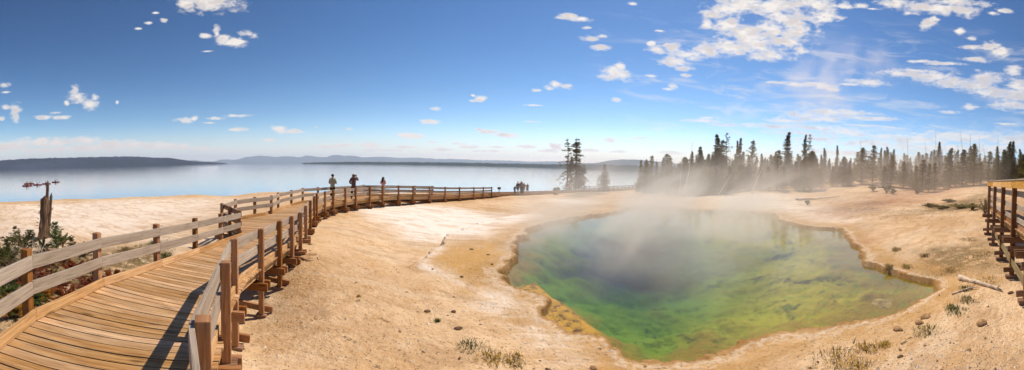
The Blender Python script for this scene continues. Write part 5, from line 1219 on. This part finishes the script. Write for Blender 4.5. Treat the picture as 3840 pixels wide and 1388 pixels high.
# ------------------------------------------------------------------ steam and haze
def box(name, lo, hi, m, **k):
    b = MB(); (x0, y0, z0), (x1, y1, z1) = lo, hi
    b.hexa([(x0, y0, z0), (x1, y0, z0), (x1, y0, z1), (x0, y0, z1), (x0, y1, z0), (x1, y1, z0), (x1, y1, z1), (x0, y1, z1)])
    o = b.build(name, m, None); tag(o, **k); return o
def vol_mat(name, fn, col=(.96, .90, .86), aniso=.25, rate=1.0):
    m, t = material(name); P = t.pos(); x_, y_, z_ = t.sep(P)
    v = t.new('ShaderNodeVolumePrincipled'); t.put(v, 'Color', col); t.put(v, 'Anisotropy', aniso); t.put(v, 'Density', fn(t, P, x_, y_, z_))
    t.out(None, v.outputs[0]); m.cycles.volume_step_rate = rate; m.cycles.volume_sampling = 'EQUIANGULAR' if False else 'MULTIPLE_IMPORTANCE'; return m
def pool_steam(t, P, x_, y_, z_):
    w = t.vadd(t.scale(P, (1, 1, 1.1)), t.comb(z_ * -.6, z_ * .1, 0.0))
    n = t.noise(w, .34, 4, .6, .8).ramp(.42, .66)
    cx, cy_ = float(ctr[0]), float(ctr[1]); e = ((x_ - cx - 1.0 - z_ * .7) * (1 / 10.0)).pow(2) + ((y_ - cy_ - 2.0) * (1 / 10.5)).pow(2)
    low = z_.ramp(4.8, .2); m = e.ramp(1.25, .0)
    far = y_.ramp(7.5, 14.0) * .8 + .2
    return (n + .06) * m * low * far * STEAM1
STEAM1 = .46
box('steam', (-6, 4.5, .03), (28, 33.5, 5.5), vol_mat('pool_steam', pool_steam, (1, .965, .925), rate=.2), kind='stuff')
def drift(t, P, x_, y_, z_):
    w = t.vadd(t.scale(P, (1, 1, .8)), t.comb(z_ * -.6, 0.0, 0.0))
    n = t.noise(w, .085, 5, .6, .5).ramp(.36, .68)
    g = z_ - (x_ - 20).max(0.0) * .03
    low = g.ramp(10.0, .5)
    a = x_._m('ARCTAN2', y_)
    side = a.ramp(.40, .80) * y_.ramp(-2, 8.0) * y_.ramp(95.0, 70.0)
    return (n * .9 + .12) * low * side * STEAM2
STEAM2 = .036
box('steam', (6, 34, -2.4), (100, 95, 12), vol_mat('drifting_steam', drift, (1, .91, .82), .3, rate=.14), kind='stuff')
def drift2(t, P, x_, y_, z_):
    n = t.noise(P, .10, 5, .6, .5).ramp(.34, .66); g = z_ - (x_ - 30).max(0.0) * .085; low = g.ramp(8.5, .8)
    return (n * 1.1 + .2) * low * x_.ramp(28.5, 36.0) * y_.ramp(33.4, 30.0) * y_.ramp(0, 8.0) * STEAM2
box('steam', (28.2, 0, -.5), (88, 33.8, 13), vol_mat('side_steam', drift2, (1, .91, .82), .3, rate=.2), kind='stuff')
def plume(t, P, x_, y_, z_):
    n = t.noise(t.vadd(t.scale(P, (1, 1, .8)), t.comb(z_ * -.3, 0.0, 0.0)), .16, 5, .62, .7).ramp(.46, .72)
    e = ((x_ - 37) * (1 / 10.0)).pow(2) + ((y_ - 24) * (1 / 9.0)).pow(2) + ((z_ - 16.5) * (1 / 7.0)).pow(2)
    return n * e.ramp(1.0, .1) * .11
box('steam', (26, 15, 10.6), (48, 33, 23), vol_mat('high_steam', plume, (1, .97, .96), .3, rate=.25), kind='stuff')
mh, t = material('haze'); v = t.new('ShaderNodeVolumePrincipled'); t.put(v, 'Color', HAZEC if 'HAZEC' in globals() else (.66, .80, 1.0)); t.put(v, 'Density', 8.5e-5); t.put(v, 'Anisotropy', .2); t.out(None, v.outputs[0]); mh.cycles.homogeneous_volume = True
box('haze', (-14500, -14500, -60), (14500, 14500, 420), mh, kind='stuff')
